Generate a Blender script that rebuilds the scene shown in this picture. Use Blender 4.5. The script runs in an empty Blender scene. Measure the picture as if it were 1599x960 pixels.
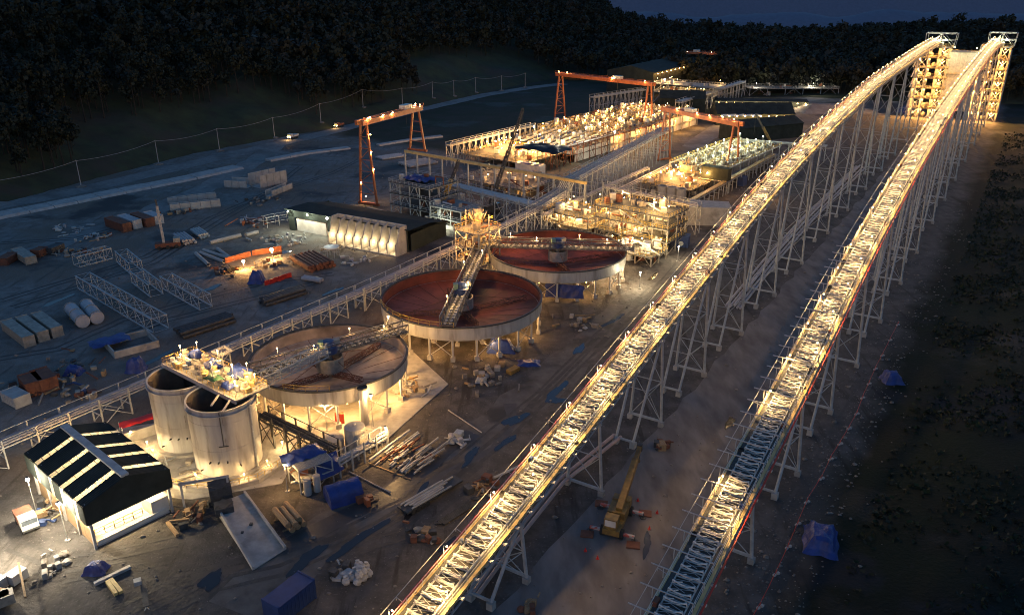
import bpy, math, random
import numpy as np
from mathutils import Vector, Matrix
R = math.radians
random.seed(7); rng = np.random.default_rng(7)
sc = bpy.context.scene; col = sc.collection

# ---------------------------------------------------------------- camera, world, exposure
FPX, PITCH, CAMZ = 1260.0, R(22.3), 75.0
cam = bpy.data.objects.new('camera', bpy.data.cameras.new('camera')); col.objects.link(cam)
cam.location = (0, 0, CAMZ); cam.rotation_euler = (R(90) - PITCH, 0, 0)
cam.data.sensor_width = 36; cam.data.lens = FPX / 1599 * 36
cam.data.clip_start = 1; cam.data.clip_end = 60000
sc.camera = cam
w = bpy.data.worlds.new('World'); sc.world = w; w.use_nodes = True
nt = w.node_tree; nt.nodes.clear()
sky = nt.nodes.new('ShaderNodeTexSky'); sky.sky_type = 'NISHITA'; sky.sun_disc = False
SUN_EL, SUN_ROT = R(1.5), R(200)
sky.sun_elevation = SUN_EL; sky.sun_rotation = SUN_ROT; sky.ozone_density = 3.3; sky.air_density = 1.0; sky.dust_density = 0.4
bg = nt.nodes.new('ShaderNodeBackground'); bg.inputs[1].default_value = 0.52
wo = nt.nodes.new('ShaderNodeOutputWorld')
nt.links.new(sky.outputs[0], bg.inputs[0]); nt.links.new(bg.outputs[0], wo.inputs[0])
sc.view_settings.view_transform = 'Standard'; sc.view_settings.look = 'None'
sc.view_settings.exposure = 0; sc.view_settings.gamma = 1
sc.cycles.use_denoising = True
sc.cycles.max_bounces = 3; sc.cycles.diffuse_bounces = 2; sc.cycles.glossy_bounces = 1
sc.cycles.sample_clamp_indirect = 3
sc.cycles.use_light_tree = True; sc.cycles.filter_width = 1.05; sc.cycles.adaptive_threshold = .005
WARM, AMBER, COOL, GREENISH = (1, .57, .20), (1, .47, .12), (1, .86, .62), (.95, 1, .60)

# ---------------------------------------------------------------- site geometry: sight lines of the survey camera to points on level planes
CP, SP = math.cos(PITCH), math.sin(PITCH)
def at(px, py, z=0.0):
    t = (py - 480) / FPX; Y = (CAMZ - z) * (CP - t * SP) / (SP + t * CP)
    return Vector(((px - 799.5) / FPX * (Y * CP + (CAMZ - z) * SP), Y, z))
def hgt(Y, py):
    t = (py - 480) / FPX; return CAMZ - Y * (SP + t * CP) / (CP - t * SP)
def pix(p):
    d = p[1] * CP + (CAMZ - p[2]) * SP
    return 799.5 + FPX * p[0] / d, 480 + FPX * ((CAMZ - p[2]) * CP - p[1] * SP) / d
AZ = R(37)
U = Vector((math.sin(AZ), math.cos(AZ), 0)); V = Vector((math.cos(AZ), -math.sin(AZ), 0))   # the plant's grid: U away, V to the right
RU, RV = math.atan2(U.y, U.x), math.atan2(V.y, V.x)
Z3 = Vector((0, 0, 1))
def ordn(i): return ['first', 'second', 'third', 'fourth', 'fifth', 'sixth', 'seventh', 'eighth', 'ninth', 'tenth', 'eleventh', 'twelfth', 'thirteenth',
                     'fourteenth', 'fifteenth', 'sixteenth', 'seventeenth', 'eighteenth', 'nineteenth', 'twentieth'][i]

# ---------------------------------------------------------------- materials
MATS = {}
def pmat(name, c1, c2=None, scale=1.0, rough=.7, metal=0.0, bump=0.0, detail=6, lo=.35, hi=.65, coord='Object', c3=None, scale3=.2, lo3=.5, hi3=.7, stretch=None, spec=.4, turn=0):
    m = bpy.data.materials.new(name); m.use_nodes = True; t = m.node_tree; N = t.nodes; L = t.links
    b = N['Principled BSDF']; b.inputs['Roughness'].default_value = rough; b.inputs['Metallic'].default_value = metal
    b.inputs['Specular IOR Level'].default_value = spec
    c2 = c2 or tuple(x * .65 for x in c1)
    tc = N.new('ShaderNodeTexCoord'); src = tc.outputs[coord]
    if stretch:
        mp = N.new('ShaderNodeMapping'); mp.inputs['Scale'].default_value = stretch; mp.inputs['Rotation'].default_value = (0, 0, R(turn)); L.new(src, mp.inputs[0]); src = mp.outputs[0]
    n = N.new('ShaderNodeTexNoise'); n.inputs['Scale'].default_value = scale; n.inputs['Detail'].default_value = detail; n.inputs['Roughness'].default_value = .62
    L.new(src, n.inputs['Vector'])
    r = N.new('ShaderNodeValToRGB'); e = r.color_ramp.elements
    e[0].position = lo; e[0].color = (*c1, 1); e[1].position = hi; e[1].color = (*c2, 1); L.new(n.outputs['Fac'], r.inputs[0])
    out = r.outputs[0]
    if c3:
        n3 = N.new('ShaderNodeTexNoise'); n3.inputs['Scale'].default_value = scale3; n3.inputs['Detail'].default_value = 5; L.new(src, n3.inputs['Vector'])
        r3 = N.new('ShaderNodeMapRange'); r3.inputs[1].default_value = lo3; r3.inputs[2].default_value = hi3; L.new(n3.outputs['Fac'], r3.inputs[0])
        mx = N.new('ShaderNodeMix'); mx.data_type = 'RGBA'; L.new(r3.outputs[0], mx.inputs[0]); L.new(out, mx.inputs[6]); mx.inputs[7].default_value = (*c3, 1); out = mx.outputs[2]
    L.new(out, b.inputs['Base Color'])
    if bump:
        bp = N.new('ShaderNodeBump'); bp.inputs['Strength'].default_value = bump; bp.inputs['Distance'].default_value = .3
        nb = N.new('ShaderNodeTexNoise'); nb.inputs['Scale'].default_value = scale * 2.5; nb.inputs['Detail'].default_value = 8; L.new(src, nb.inputs['Vector'])
        L.new(nb.outputs['Fac'], bp.inputs['Height']); L.new(bp.outputs[0], b.inputs['Normal'])
    MATS[name] = m; return m
def emat(name, c, s):
    m = bpy.data.materials.new(name); m.use_nodes = True; b = m.node_tree.nodes['Principled BSDF']
    b.inputs['Base Color'].default_value = (*c, 1); b.inputs['Emission Color'].default_value = (*c, 1); b.inputs['Emission Strength'].default_value = s
    MATS[name] = m; return m
M = MATS
pmat('galvanised', (.46, .47, .46), (.30, .31, .31), 1.5, .55, .2)
pmat('frame_steel', (.40, .42, .42), (.26, .28, .29), .8, .6, .1)
pmat('dark_steel', (.07, .07, .07), (.03, .03, .03), 1.2, .6)
pmat('idler_white', (.70, .68, .62), (.40, .39, .36), 2.0, .5)
pmat('belt_rubber', (.045, .043, .04), (.08, .075, .07), .8, .8)
pmat('bridge_steel', (.17, .155, .14), (.10, .09, .08), 1.0, .6, .1)
pmat('open_grating', (.10, .10, .095), (.045, .045, .042), 3.0, .8)
pmat('grating', (.25, .25, .235), (.13, .13, .125), 4.0, .7)
pmat('lamplit_yellow', (.62, .46, .20), (.44, .31, .12), .6, .55)  # gold of warm lamp light on steel, put into the base colour
pmat('rail_yellow', (.62, .42, .08), (.45, .29, .06), .7, .55)
pmat('red_paint', (.50, .05, .03), (.34, .035, .02), .8, .5)
pmat('orange_paint', (.40, .12, .045), (.27, .08, .035), .5, .5, c3=(.22, .08, .04), scale3=.7, lo3=.55, hi3=.75)
pmat('crane_yellow', (.28, .17, .045), (.13, .08, .03), .9, .55)
pmat('concrete', (.40, .38, .35), (.27, .26, .24), .5, .85, bump=.2, c3=(.17, .15, .13), scale3=.25, lo3=.55, hi3=.8)
pmat('precast', (.42, .405, .38), (.30, .285, .265), .5, .85, bump=.2)
pmat('tank_plate', (.46, .45, .43), (.33, .325, .31), .45, .5, .1, c3=(.17, .15, .13), scale3=.8, lo3=.50, hi3=.78, stretch=(1, 1, .18))
pmat('tank_inside', (.20, .16, .12), (.11, .09, .07), .4, .8)
pmat('red_floor', (.29, .068, .038), (.19, .045, .026), .35, .65, c3=(.10, .03, .02), scale3=.11, lo3=.52, hi3=.68)
pmat('bare_floor', (.52, .39, .31), (.36, .27, .21), .4, .8, c3=(.15, .11, .09), scale3=.12, lo3=.5, hi3=.7)
pmat('dark_cladding', (.036, .044, .039), (.022, .027, .024), .3, .85, spec=.15)
pmat('skylight_sheet', (.62, .56, .46), (.48, .43, .35), .8, .4)
pmat('white_sheet', (.66, .63, .57), (.50, .47, .42), .4, .5)
pmat('blue_tarp', (.025, .05, .22), (.016, .032, .13), .6, .45, bump=.5)
pmat('blue_paint', (.03, .06, .17), (.02, .04, .11), .5, .5)
pmat('black_sheet', (.018, .018, .02), (.010, .010, .012), .6, .6, bump=.4)
pmat('rust', (.20, .075, .04), (.11, .045, .03), .8, .8)
pmat('timber', (.36, .24, .13), (.22, .14, .07), 1.5, .8, stretch=(1, 6, 6))
pmat('bulk_bag', (.46, .45, .44), (.30, .29, .28), 1.2, .9, bump=.4)
pmat('glass_dark', (.10, .12, .14), (.05, .06, .07), 1, .12)
pmat('rubber', (.02, .02, .02), (.035, .035, .033), 2, .9)
pmat('pipe_grey', (.42, .40, .40), (.30, .28, .28), .5, .55)
pmat('pipe_pink', (.52, .36, .30), (.38, .26, .22), .5, .55)
pmat('equipment', (.36, .32, .26), (.20, .18, .15), .9, .6)
pmat('machine_green', (.20, .30, .22), (.12, .19, .14), .8, .55)
pmat('green_paint', (.03, .14, .06), (.02, .09, .04), .8, .6)
pmat('rubble', (.26, .23, .20), (.13, .115, .10), 1.5, .95, bump=.6)
pmat('red_vinyl', (.60, .03, .02), (.42, .02, .015), .5, .5)
pmat('stripe_red', (.45, .10, .08), (.40, .35, .33), 2.0, .5, lo=.48, hi=.52, detail=0)
pmat('bark', (.035, .03, .025), (.02, .017, .015), 1.5, .9)
pmat('scrub_green', (.015, .027, .008), (.008, .015, .005), .15, .9)
pmat('puddle', (.022, .022, .024), (.03, .028, .027), .5, .12)
pmat('leaf_dark', (.013, .020, .012), (.007, .012, .008), .15, .8, coord='Object')
pmat('leaf_olive', (.017, .023, .012), (.010, .014, .008), .15, .8)
pmat('leaf_pale', (.021, .026, .021), (.012, .015, .013), .15, .8)
emat('bulb_warm', (1, .66, .30), 45); emat('bulb_white', (1, .90, .72), 60); emat('bulb_amber', (1, .5, .16), 35); emat('bulb_green', (.95, 1, .7), 50)

_t = M['skylight_sheet'].node_tree; _b = _t.nodes['Principled BSDF']; _x = _t.nodes.new('ShaderNodeMixShader'); _x.inputs[0].default_value = .36      # sheeting that lets the inside light through
_tr = _t.nodes.new('ShaderNodeBsdfTranslucent'); _tr.inputs[0].default_value = (.8, .72, .55, 1); _o = _t.nodes['Material Output']
_t.links.new(_b.outputs[0], _x.inputs[1]); _t.links.new(_tr.outputs[0], _x.inputs[2]); _t.links.new(_x.outputs[0], _o.inputs[0])

# ---------------------------------------------------------------- mesh building
class MB:
    def __init__(s): s.v = []; s.f = []
    def add(s, vs, fs):
        o = len(s.v); s.v.extend([tuple(p) for p in vs]); s.f.extend([tuple(i + o for i in f) for f in fs]); return s
    def box(s, c, d, rz=0.0):
        x, y, z = d[0] / 2, d[1] / 2, d[2] / 2; ca, sa = math.cos(rz), math.sin(rz)
        vs = [(c[0] + a * x * ca - b * y * sa, c[1] + a * x * sa + b * y * ca, c[2] + e * z) for e in (-1, 1) for a, b in ((-1, -1), (1, -1), (1, 1), (-1, 1))]
        return s.add(vs, [(0, 3, 2, 1), (4, 5, 6, 7), (0, 1, 5, 4), (1, 2, 6, 5), (2, 3, 7, 6), (3, 0, 4, 7)])
    def beam(s, p, q, w, h=None):
        p, q = Vector(p), Vector(q); h = h or w; d = q - p
        if d.length < 1e-6: return s
        d.normalize(); up = Z3 if abs(d.z) < .95 else Vector((1, 0, 0)); a = d.cross(up).normalized() * w / 2; b = a.cross(d).normalized() * h / 2
        vs = [e + i * a + j * b for e in (p, q) for i, j in ((-1, -1), (1, -1), (1, 1), (-1, 1))]
        return s.add(vs, [(0, 1, 2, 3), (7, 6, 5, 4), (0, 4, 5, 1), (1, 5, 6, 2), (2, 6, 7, 3), (3, 7, 4, 0)])
    def tube(s, p, q, r, n=6, r2=None, cap=True):
        p, q = Vector(p), Vector(q); d = q - p
        if d.length < 1e-6: return s
        d.normalize(); up = Z3 if abs(d.z) < .95 else Vector((1, 0, 0)); a = d.cross(up).normalized(); b = a.cross(d).normalized(); r2 = r if r2 is None else r2
        vs = [e + (a * math.cos(k * 2 * math.pi / n) + b * math.sin(k * 2 * math.pi / n)) * rr for e, rr in ((p, r), (q, r2)) for k in range(n)]
        fs = [(k, n + k, n + (k + 1) % n, (k + 1) % n) for k in range(n)]
        if cap: fs += [tuple(range(n)), tuple(range(2 * n - 1, n - 1, -1))]
        return s.add(vs, fs)
    def path(s, pts, r, n=6):
        for a, b in zip(pts[:-1], pts[1:]): s.tube(a, b, r, n)
        return s
    def cyl(s, c, r, h, n=16, r2=None): return s.tube(c, (c[0], c[1], c[2] + h), r, n, r2)
    def lathe(s, prof, n=32, c=(0, 0, 0), closed=False):
        vs = [(c[0] + r * math.cos(k * 2 * math.pi / n), c[1] + r * math.sin(k * 2 * math.pi / n), c[2] + z) for r, z in prof for k in range(n)]
        m = len(prof); fs = [(i * n + k, i * n + (k + 1) % n, (i + 1) % m * n + (k + 1) % n, (i + 1) % m * n + k) for i in range(m if closed else m - 1) for k in range(n)]
        return s.add(vs, fs)
    def quad(s, *p): return s.add(p, [tuple(range(len(p)))])
    def prism(s, pts, z0, z1):
        n = len(pts); vs = [(p[0], p[1], z0) for p in pts] + [(p[0], p[1], z1) for p in pts]
        return s.add(vs, [tuple(range(n - 1, -1, -1)), tuple(range(n, 2 * n))] + [(k, (k + 1) % n, n + (k + 1) % n, n + k) for k in range(n)])
    def rail(s, pts, h=1.1, step=2.0, r=.035):
        for a, b in zip(pts[:-1], pts[1:]):
            a, b = Vector(a), Vector(b); n = max(1, int((b - a).length / step))
            s.tube(a + Z3 * h, b + Z3 * h, r, 4); s.tube(a + Z3 * h * .5, b + Z3 * h * .5, r * .8, 4)
            for k in range(n + 1): p = a.lerp(b, k / n); s.tube(p, p + Z3 * h, r, 4)
        return s
    def lump(s, c, d, seed=0, n=7, m=5, j=.25):
        rr = random.Random(seed); vs = []
        for i in range(m + 1):
            th = math.pi * i / m
            for k in range(n):
                ph = 2 * math.pi * (k + .5 * (i % 2)) / n; q = 1 + rr.uniform(-j, j)
                vs.append((c[0] + d[0] / 2 * math.sin(th) * math.cos(ph) * q, c[1] + d[1] / 2 * math.sin(th) * math.sin(ph) * q, c[2] + d[2] / 2 * math.cos(th) * (1 + rr.uniform(-j, j) * .4)))
        return s.add(vs, [(i * n + k, (i + 1) * n + k, (i + 1) * n + (k + 1) % n, i * n + (k + 1) % n) for i in range(m) for k in range(n)])
    def mesh(s, name, mat, smooth=False):
        me = bpy.data.meshes.new(name); me.from_pydata(s.v, [], s.f); me.materials.append(M[mat] if isinstance(mat, str) else mat)
        if smooth: me.polygons.foreach_set('use_smooth', [True] * len(me.polygons))
        me.update(); return me
    def build(s, name, mat, parent=None, smooth=False):
        return put(s.mesh(name, mat, smooth), name, parent)
def put(me, name, parent=None, loc=None, rz=0.0, rot=None):
    o = bpy.data.objects.new(name, me); col.objects.link(o)
    if parent is not None: o.parent = parent
    if loc is not None: o.location = loc
    if rot is not None: o.rotation_euler = rot
    elif rz: o.rotation_euler = (0, 0, rz)
    return o
def tag(o, label=None, cat=None, group=None, kind=None):
    if label: o['label'] = label
    if cat: o['category'] = cat
    if group: o['group'] = group
    if kind: o['kind'] = kind
    return o
def thing(name, label, cat, loc=(0, 0, 0), rz=0.0, group=None):
    o = bpy.data.objects.new(name, None); col.objects.link(o); o.location = loc; o.rotation_euler = (0, 0, rz); o.empty_display_size = .5
    return tag(o, label, cat, group)
KIDS = {}
def copy_tree(root, loc=None, rz=None, label=None, scale=None):
    kids = {}
    for o in col.objects:
        if o.parent is not None: kids.setdefault(o.parent, []).append(o)
    def rec(o, par):
        c = o.copy(); col.objects.link(c)
        if par is not None: c.parent = par
        for k in kids.get(o, []): rec(k, c)
        return c
    c = rec(root, None)
    if loc is not None: c.location = loc
    if rz is not None: c.rotation_euler = (0, 0, rz)
    if scale is not None: c.scale = (scale,) * 3
    if label: c['label'] = label
    return c
LD = {}; LG = 2.6
def light(pos, watts, color, parent=None, r=.3, spot=None):
    k = (watts, color, r, spot)
    if k not in LD:
        d = bpy.data.lights.new('lamp_light', 'SPOT' if spot else 'POINT'); d.energy = watts * LG; d.color = color; d.shadow_soft_size = r
        if spot: d.spot_size = R(spot); d.spot_blend = .35
        LD[k] = d
    o = bpy.data.objects.new('lamp_light', LD[k]); col.objects.link(o); o.location = pos
    if parent is not None: o.parent = parent
    return o
_bulb = {}
def bulb(pos, mat, r, parent, name='bulb'):
    k = (mat, r)
    if k not in _bulb: _bulb[k] = MB().lump((0, 0, 0), (2 * r,) * 3, 1, 8, 6, 0).mesh('bulb', mat)
    return put(_bulb[k], name, parent, pos)
def floodlight(pos, watts, label, color=WARM, mat='bulb_warm', r=.3, h=None, group='floodlights on masts around the plant', lift=.45):
    """a lamp on a mast: base, mast, head and a bare bright bulb, with its light beside the bulb"""
    pos = Vector(pos); h = pos.z if h is None else h
    t = thing('floodlight_mast', label, 'floodlight', (pos.x, pos.y, pos.z - h), 0, group)
    MB().tube((0, 0, 0), (0, 0, h - .35), .07, 6, .05).build('mast', 'galvanised', t)
    MB().box((0, 0, .1), (.6, .6, .2)).build('base', 'concrete', t)
    MB().tube((0, 0, h + r + .02), (0, 0, h + r + .12), .32, 8, .1).build('lamp_shade', 'dark_steel', t)
    bulb((0, 0, h), mat, r, t); light((0, -.05, h - r - .12), watts, color, t, .25)
    return t
def truss(mb, p, q, w, h, n, r=.08, side=None, top=True):
    """a box lattice girder from p to q; returns the builder"""
    p, q = Vector(p), Vector(q); d = q - p; s = side or d.cross(Z3).normalized(); s = s * w / 2; u = Z3 * h
    c = [[p + d * k / n + i * s + j * u for k in range(n + 1)] for i in (-1, 1) for j in (0, 1)]
    for ch in c:
        mb.beam(ch[0], ch[-1], r * 1.7)
    for k in range(n + 1):
        mb.beam(c[0][k], c[1][k], r); mb.beam(c[2][k], c[3][k], r); mb.beam(c[0][k], c[2][k], r)
        if top: mb.beam(c[1][k], c[3][k], r)
        if k < n:
            a, b = (k, k + 1) if k % 2 else (k + 1, k)
            mb.beam(c[0][a], c[1][b], r); mb.beam(c[2][a], c[3][b], r); mb.beam(c[0][a], c[2][b], r)
            if top: mb.beam(c[1][a], c[3][b], r)
    return mb
def draped(d, seed, n=13):
    """a sheet pulled over a boxy load: flat-ish top, steep creased sides, skirt on the ground"""
    rr = random.Random(seed); ph = [rr.uniform(0, 6) for _ in range(6)]; mb = MB(); vs = []; sx_, sy_ = rr.uniform(-.12, .12), rr.uniform(-.12, .12)
    for i in range(n + 1):
        for j in range(n + 1):
            a, b = i / n * 2 - 1, j / n * 2 - 1; e = max(abs(a), abs(b)); k = min(1, max(0, (1 - e) / .42)); k = k * k * (3 - 2 * k)
            top = 1 + sx_ * a + sy_ * b + .10 * math.sin(a * 4 + ph[0]) * math.cos(b * 3 + ph[1]) + .05 * math.sin(a * 9 + b * 7 + ph[2])
            w_ = 1 + .06 * math.sin(6 * math.atan2(b, a) + ph[3]) * e
            vs.append((a * d[0] / 2 * (.72 + .28 * e) * w_, b * d[1] / 2 * (.72 + .28 * e) * w_, .02 + d[2] * k * top))
    return mb.add(vs, [(i * (n + 1) + j, (i + 1) * (n + 1) + j, (i + 1) * (n + 1) + j + 1, i * (n + 1) + j + 1) for i in range(n) for j in range(n)])
def tarp_mesh(wx, wy, z, amp, seed, drop=0.0, n=9):
    rr = random.Random(seed); mb = MB(); ph = [rr.uniform(0, 6) for _ in range(6)]
    def P(i, j):
        x, y = (i / n - .5) * wx, (j / n - .5) * wy
        e = max(abs(i / n - .5), abs(j / n - .5)) * 2
        return (x * (1 + .03 * math.sin(ph[4] + j)), y * (1 + .03 * math.sin(ph[5] + i)), z + amp * (math.sin(x * 1.7 + ph[0]) * math.cos(y * 1.3 + ph[1]) + .5 * math.sin(x * 3.1 + y * 2.3 + ph[2])) - drop * e ** 3)
    vs = [P(i, j) for i in range(n + 1) for j in range(n + 1)]
    mb.add(vs, [(i * (n + 1) + j, (i + 1) * (n + 1) + j, (i + 1) * (n + 1) + j + 1, i * (n + 1) + j + 1) for i in range(n) for j in range(n)])
    return mb
# ================================================================ the setting: ground, road, hillsides, far hills
def seg_dist(X, Yv, poly):
    best = np.full(X.shape, 1e9); sgn = np.zeros(X.shape)
    for (ax, ay), (bx, by) in zip(poly[:-1], poly[1:]):
        dx, dy = bx - ax, by - ay; L2 = dx * dx + dy * dy
        t = np.clip(((X - ax) * dx + (Yv - ay) * dy) / L2, 0, 1); qx, qy = X - ax - t * dx, Yv - ay - t * dy
        d = np.hypot(qx, qy); cr = dx * (Yv - ay) - dy * (X - ax)
        m = d < best; best = np.where(m, d, best); sgn = np.where(m, np.sign(cr), sgn)
    return best * sgn
def wave(X, Yv, s, seed):
    g = np.random.default_rng(seed); o = np.zeros(X.shape)
    for k in range(5):
        a, p, q = g.uniform(0, 6.28), g.uniform(0, 6.28), g.uniform(.6, 1.6)
        o = o + np.sin((X * math.cos(a) + Yv * math.sin(a)) / s * q * 6.28 + p)
    return o / 5
FOOT = [tuple(at(*p).xy) for p in ((-420, 470), (0, 318), (120, 286), (300, 240), (500, 203), (640, 172), (800, 135))]
e0 = Vector(FOOT[-1]); FOOT += [(e0.x + 60, e0.y + 90), (e0.x + 320, e0.y + 330), (e0.x + 900, e0.y + 700)]
RDIR = Vector((.632, 1)).normalized(); RN = Vector((RDIR.y, -RDIR.x))
def road_right(X, Yv): return (X - 32.7) * RN.x + (Yv - 90.1) * RN.y            # metres to the right of the right conveyor's feet
BACK = [(60, 640), (150, 575), (230, 540), (330, 520), (420, 480), (600, 420), (900, 300)]
def terrain(X, Yv):
    X, Yv = np.asarray(X, float), np.asarray(Yv, float)
    dl = seg_dist(X, Yv, FOOT); hl = np.where(dl > 0, dl, 0); hl = 130 * (1 - np.exp(-hl * .46 / 130)) * (1 + .12 * wave(X, Yv, 190, 3)) + np.where(dl > 12, 3.0 * wave(X, Yv, 50, 4), 0)
    fade = np.clip((700 - X) / 900, .15, 1); hl = hl * np.where(X > -60, np.clip(1 - (X + 60) / 290, .0, 1), 1)
    db = seg_dist(X, Yv, BACK); hb = np.where(db > 0, db, 0); hb = 13 * (1 - np.exp(-hb * .06 / 13)) * (1 + .25 * wave(X, Yv, 260, 5))
    far = np.clip((Yv - 640) / 200, 0, 1); hb = np.maximum(hb + far * 7 * wave(X, Yv, 330, 6), 0) * (db > 0) - np.clip(Yv - 830, 0, None) * .06 * np.clip((X - 60) / 220, 0, 1)
    dr = road_right(X, Yv); hr = np.clip((dr - 14) / 30, 0, 1); hr = hr * (1.6 + 2.2 * wave(X, Yv, 34, 7) + 1.2 * wave(X, Yv, 13, 8)) + np.clip((dr - 18) / 60, 0, 1) * 7
    h = np.where((hl > .5) | (hb > 0), np.maximum(hl, hb), np.minimum(hb, 0)) + np.where((dl < 0) & (db < 0), np.maximum(hr, -.3 * (dr > 14)), 0)
    return h, dl, db, dr
def th(x, y): return float(terrain(np.array([x]), np.array([y]))[0][0])

def ground_mat():
    m = bpy.data.materials.new('site_ground'); m.use_nodes = True; N, L = m.node_tree.nodes, m.node_tree.links; b = N['Principled BSDF']
    tc = N.new('ShaderNodeTexCoord')
    def noise(s, d=8, vec=None, r=.6):
        n = N.new('ShaderNodeTexNoise'); n.inputs['Scale'].default_value = s; n.inputs['Detail'].default_value = d; n.inputs['Roughness'].default_value = r
        L.new(vec or tc.outputs['Object'], n.inputs['Vector']); return n.outputs['Fac']
    def rng_(f, a, c, lo=0, hi=1):
        r = N.new('ShaderNodeMapRange'); r.inputs[1].default_value = a; r.inputs[2].default_value = c; r.inputs[3].default_value = lo; r.inputs[4].default_value = hi; L.new(f, r.inputs[0]); return r.outputs[0]
    def mix(f, a, c):
        x = N.new('ShaderNodeMix'); x.data_type = 'RGBA'; L.new(f, x.inputs[0])
        for s, k in ((a, 6), (c, 7)):
            if isinstance(s, tuple): x.inputs[k].default_value = (*s, 1)
            else: L.new(s, x.inputs[k])
        return x.outputs[2]
    mp = N.new('ShaderNodeMapping'); mp.inputs['Rotation'].default_value = (0, 0, R(35)); mp.inputs['Scale'].default_value = (1, .12, 1); L.new(tc.outputs['Object'], mp.inputs[0])
    base = mix(rng_(noise(.35), .38, .62), (.21, .20, .185), (.135, .125, .115))
    base = mix(rng_(noise(.045, 4), .42, .6), base, (.155, .125, .10))                     # browner earth
    base = mix(rng_(noise(3.5, 6), .58, .72), base, (.33, .32, .30))                        # pale stones
    base = mix(rng_(noise(.55, 5, mp.outputs[0]), .56, .70), base, (.095, .085, .075))      # wheel ruts
    vv = N.new('ShaderNodeVectorMath'); vv.operation = 'DOT_PRODUCT'; L.new(tc.outputs['Object'], vv.inputs[0]); vv.inputs[1].default_value = (V.x, V.y, 0)
    va = N.new('ShaderNodeMath'); va.operation = 'MULTIPLY_ADD'; L.new(noise(.06, 6), va.inputs[0]); va.inputs[1].default_value = 30; L.new(vv.outputs['Value'], va.inputs[2])
    earth = mix(rng_(noise(.3), .38, .62), (.112, .101, .092), (.066, .060, .055)); earth = mix(rng_(noise(2.5, 6), .6, .72), earth, (.22, .20, .18)); earth = mix(rng_(noise(.5, 5, mp.outputs[0]), .55, .66), earth, (.05, .043, .038))
    base = mix(rng_(va.outputs[0], -126, -112), base, earth)                                  # churned brown earth round the plant, pale gravel in the store yards
    sp = N.new('ShaderNodeVectorMath'); sp.operation = 'DOT_PRODUCT'; L.new(tc.outputs['Object'], sp.inputs[0]); sp.inputs[1].default_value = (RN.x, RN.y, 0)
    off = 32.7 * RN.x + 90.1 * RN.y
    ad = N.new('ShaderNodeMath'); ad.operation = 'MULTIPLY_ADD'; L.new(noise(.07, 6), ad.inputs[0]); ad.inputs[1].default_value = 12; L.new(sp.outputs['Value'], ad.inputs[2])
    bank = mix(rng_(noise(.06, 6), .42, .6), (.006, .011, .004), (.008, .009, .005)); bank = mix(rng_(noise(.9, 8), .60, .74), bank, (.022, .02, .019)); bank = mix(rng_(noise(.035, 5), .56, .62), bank, (.014, .016, .018))
    wet = rng_(noise(.03, 6), .56, .63)
    base = mix(wet, base, (.055, .05, .047))                                                # damp patches
    base = mix(rng_(ad.outputs[0], off + 10, off + 15), base, bank)
    uu = N.new('ShaderNodeVectorMath'); uu.operation = 'DOT_PRODUCT'; L.new(tc.outputs['Object'], uu.inputs[0]); uu.inputs[1].default_value = (U.x, U.y, 0)
    ua = N.new('ShaderNodeMath'); ua.operation = 'MULTIPLY_ADD'; L.new(noise(.05, 6), ua.inputs[0]); ua.inputs[1].default_value = 36; L.new(uu.outputs['Value'], ua.inputs[2])
    um = N.new('ShaderNodeMath'); um.operation = 'MULTIPLY'; L.new(rng_(ua.outputs[0], 288, 304), um.inputs[0]); L.new(rng_(vv.outputs['Value'], -175, -195), um.inputs[1])
    base = mix(um.outputs[0], base, mix(rng_(noise(.08, 6), .42, .6), (.030, .034, .018), (.045, .038, .028)))        # unmade grassy ground below the hill road, behind the plant
    L.new(base, b.inputs['Base Color'])
    L.new(rng_(wet, 0, 1, .95, .72), b.inputs['Roughness']); b.inputs['Specular IOR Level'].default_value = .25
    bp = N.new('ShaderNodeBump'); bp.inputs['Strength'].default_value = .6; bp.inputs['Distance'].default_value = .35; L.new(noise(1.6, 10), bp.inputs['Height']); L.new(bp.outputs[0], b.inputs['Normal'])
    MATS['site_ground'] = m
ground_mat()
pmat('road_gravel', (.24, .23, .215), (.165, .155, .145), .5, .9, bump=.4, c3=(.12, .11, .10), scale3=.08, lo3=.5, hi3=.7)
pmat('track_earth', (.135, .122, .11), (.085, .075, .067), .35, .85, bump=.4, c3=(.05, .045, .04), scale3=.12, lo3=.5, hi3=.62)
pmat('haul_road', (.185, .168, .162), (.128, .115, .11), .3, .9, bump=.4, c3=(.085, .074, .07), scale3=.35, lo3=.45, hi3=.75, stretch=(1, .35, 1), turn=32)
pmat('hill_soil', (.040, .052, .022), (.024, .028, .015), .12, .95, bump=.8, c3=(.045, .036, .026), scale3=.05, lo3=.5, hi3=.7)
pmat('bank_soil', (.040, .042, .026), (.050, .043, .034), .12, .95, bump=.9, c3=(.030, .042, .018), scale3=.06, lo3=.45, hi3=.6)
pmat('mud', (.06, .052, .046), (.04, .035, .032), .4, .5, bump=.2)
pmat('haze_blue_land', (.125, .14, .20), (.105, .12, .17), .02, .95)  # distant haze is put into this pale blue base colour

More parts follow.
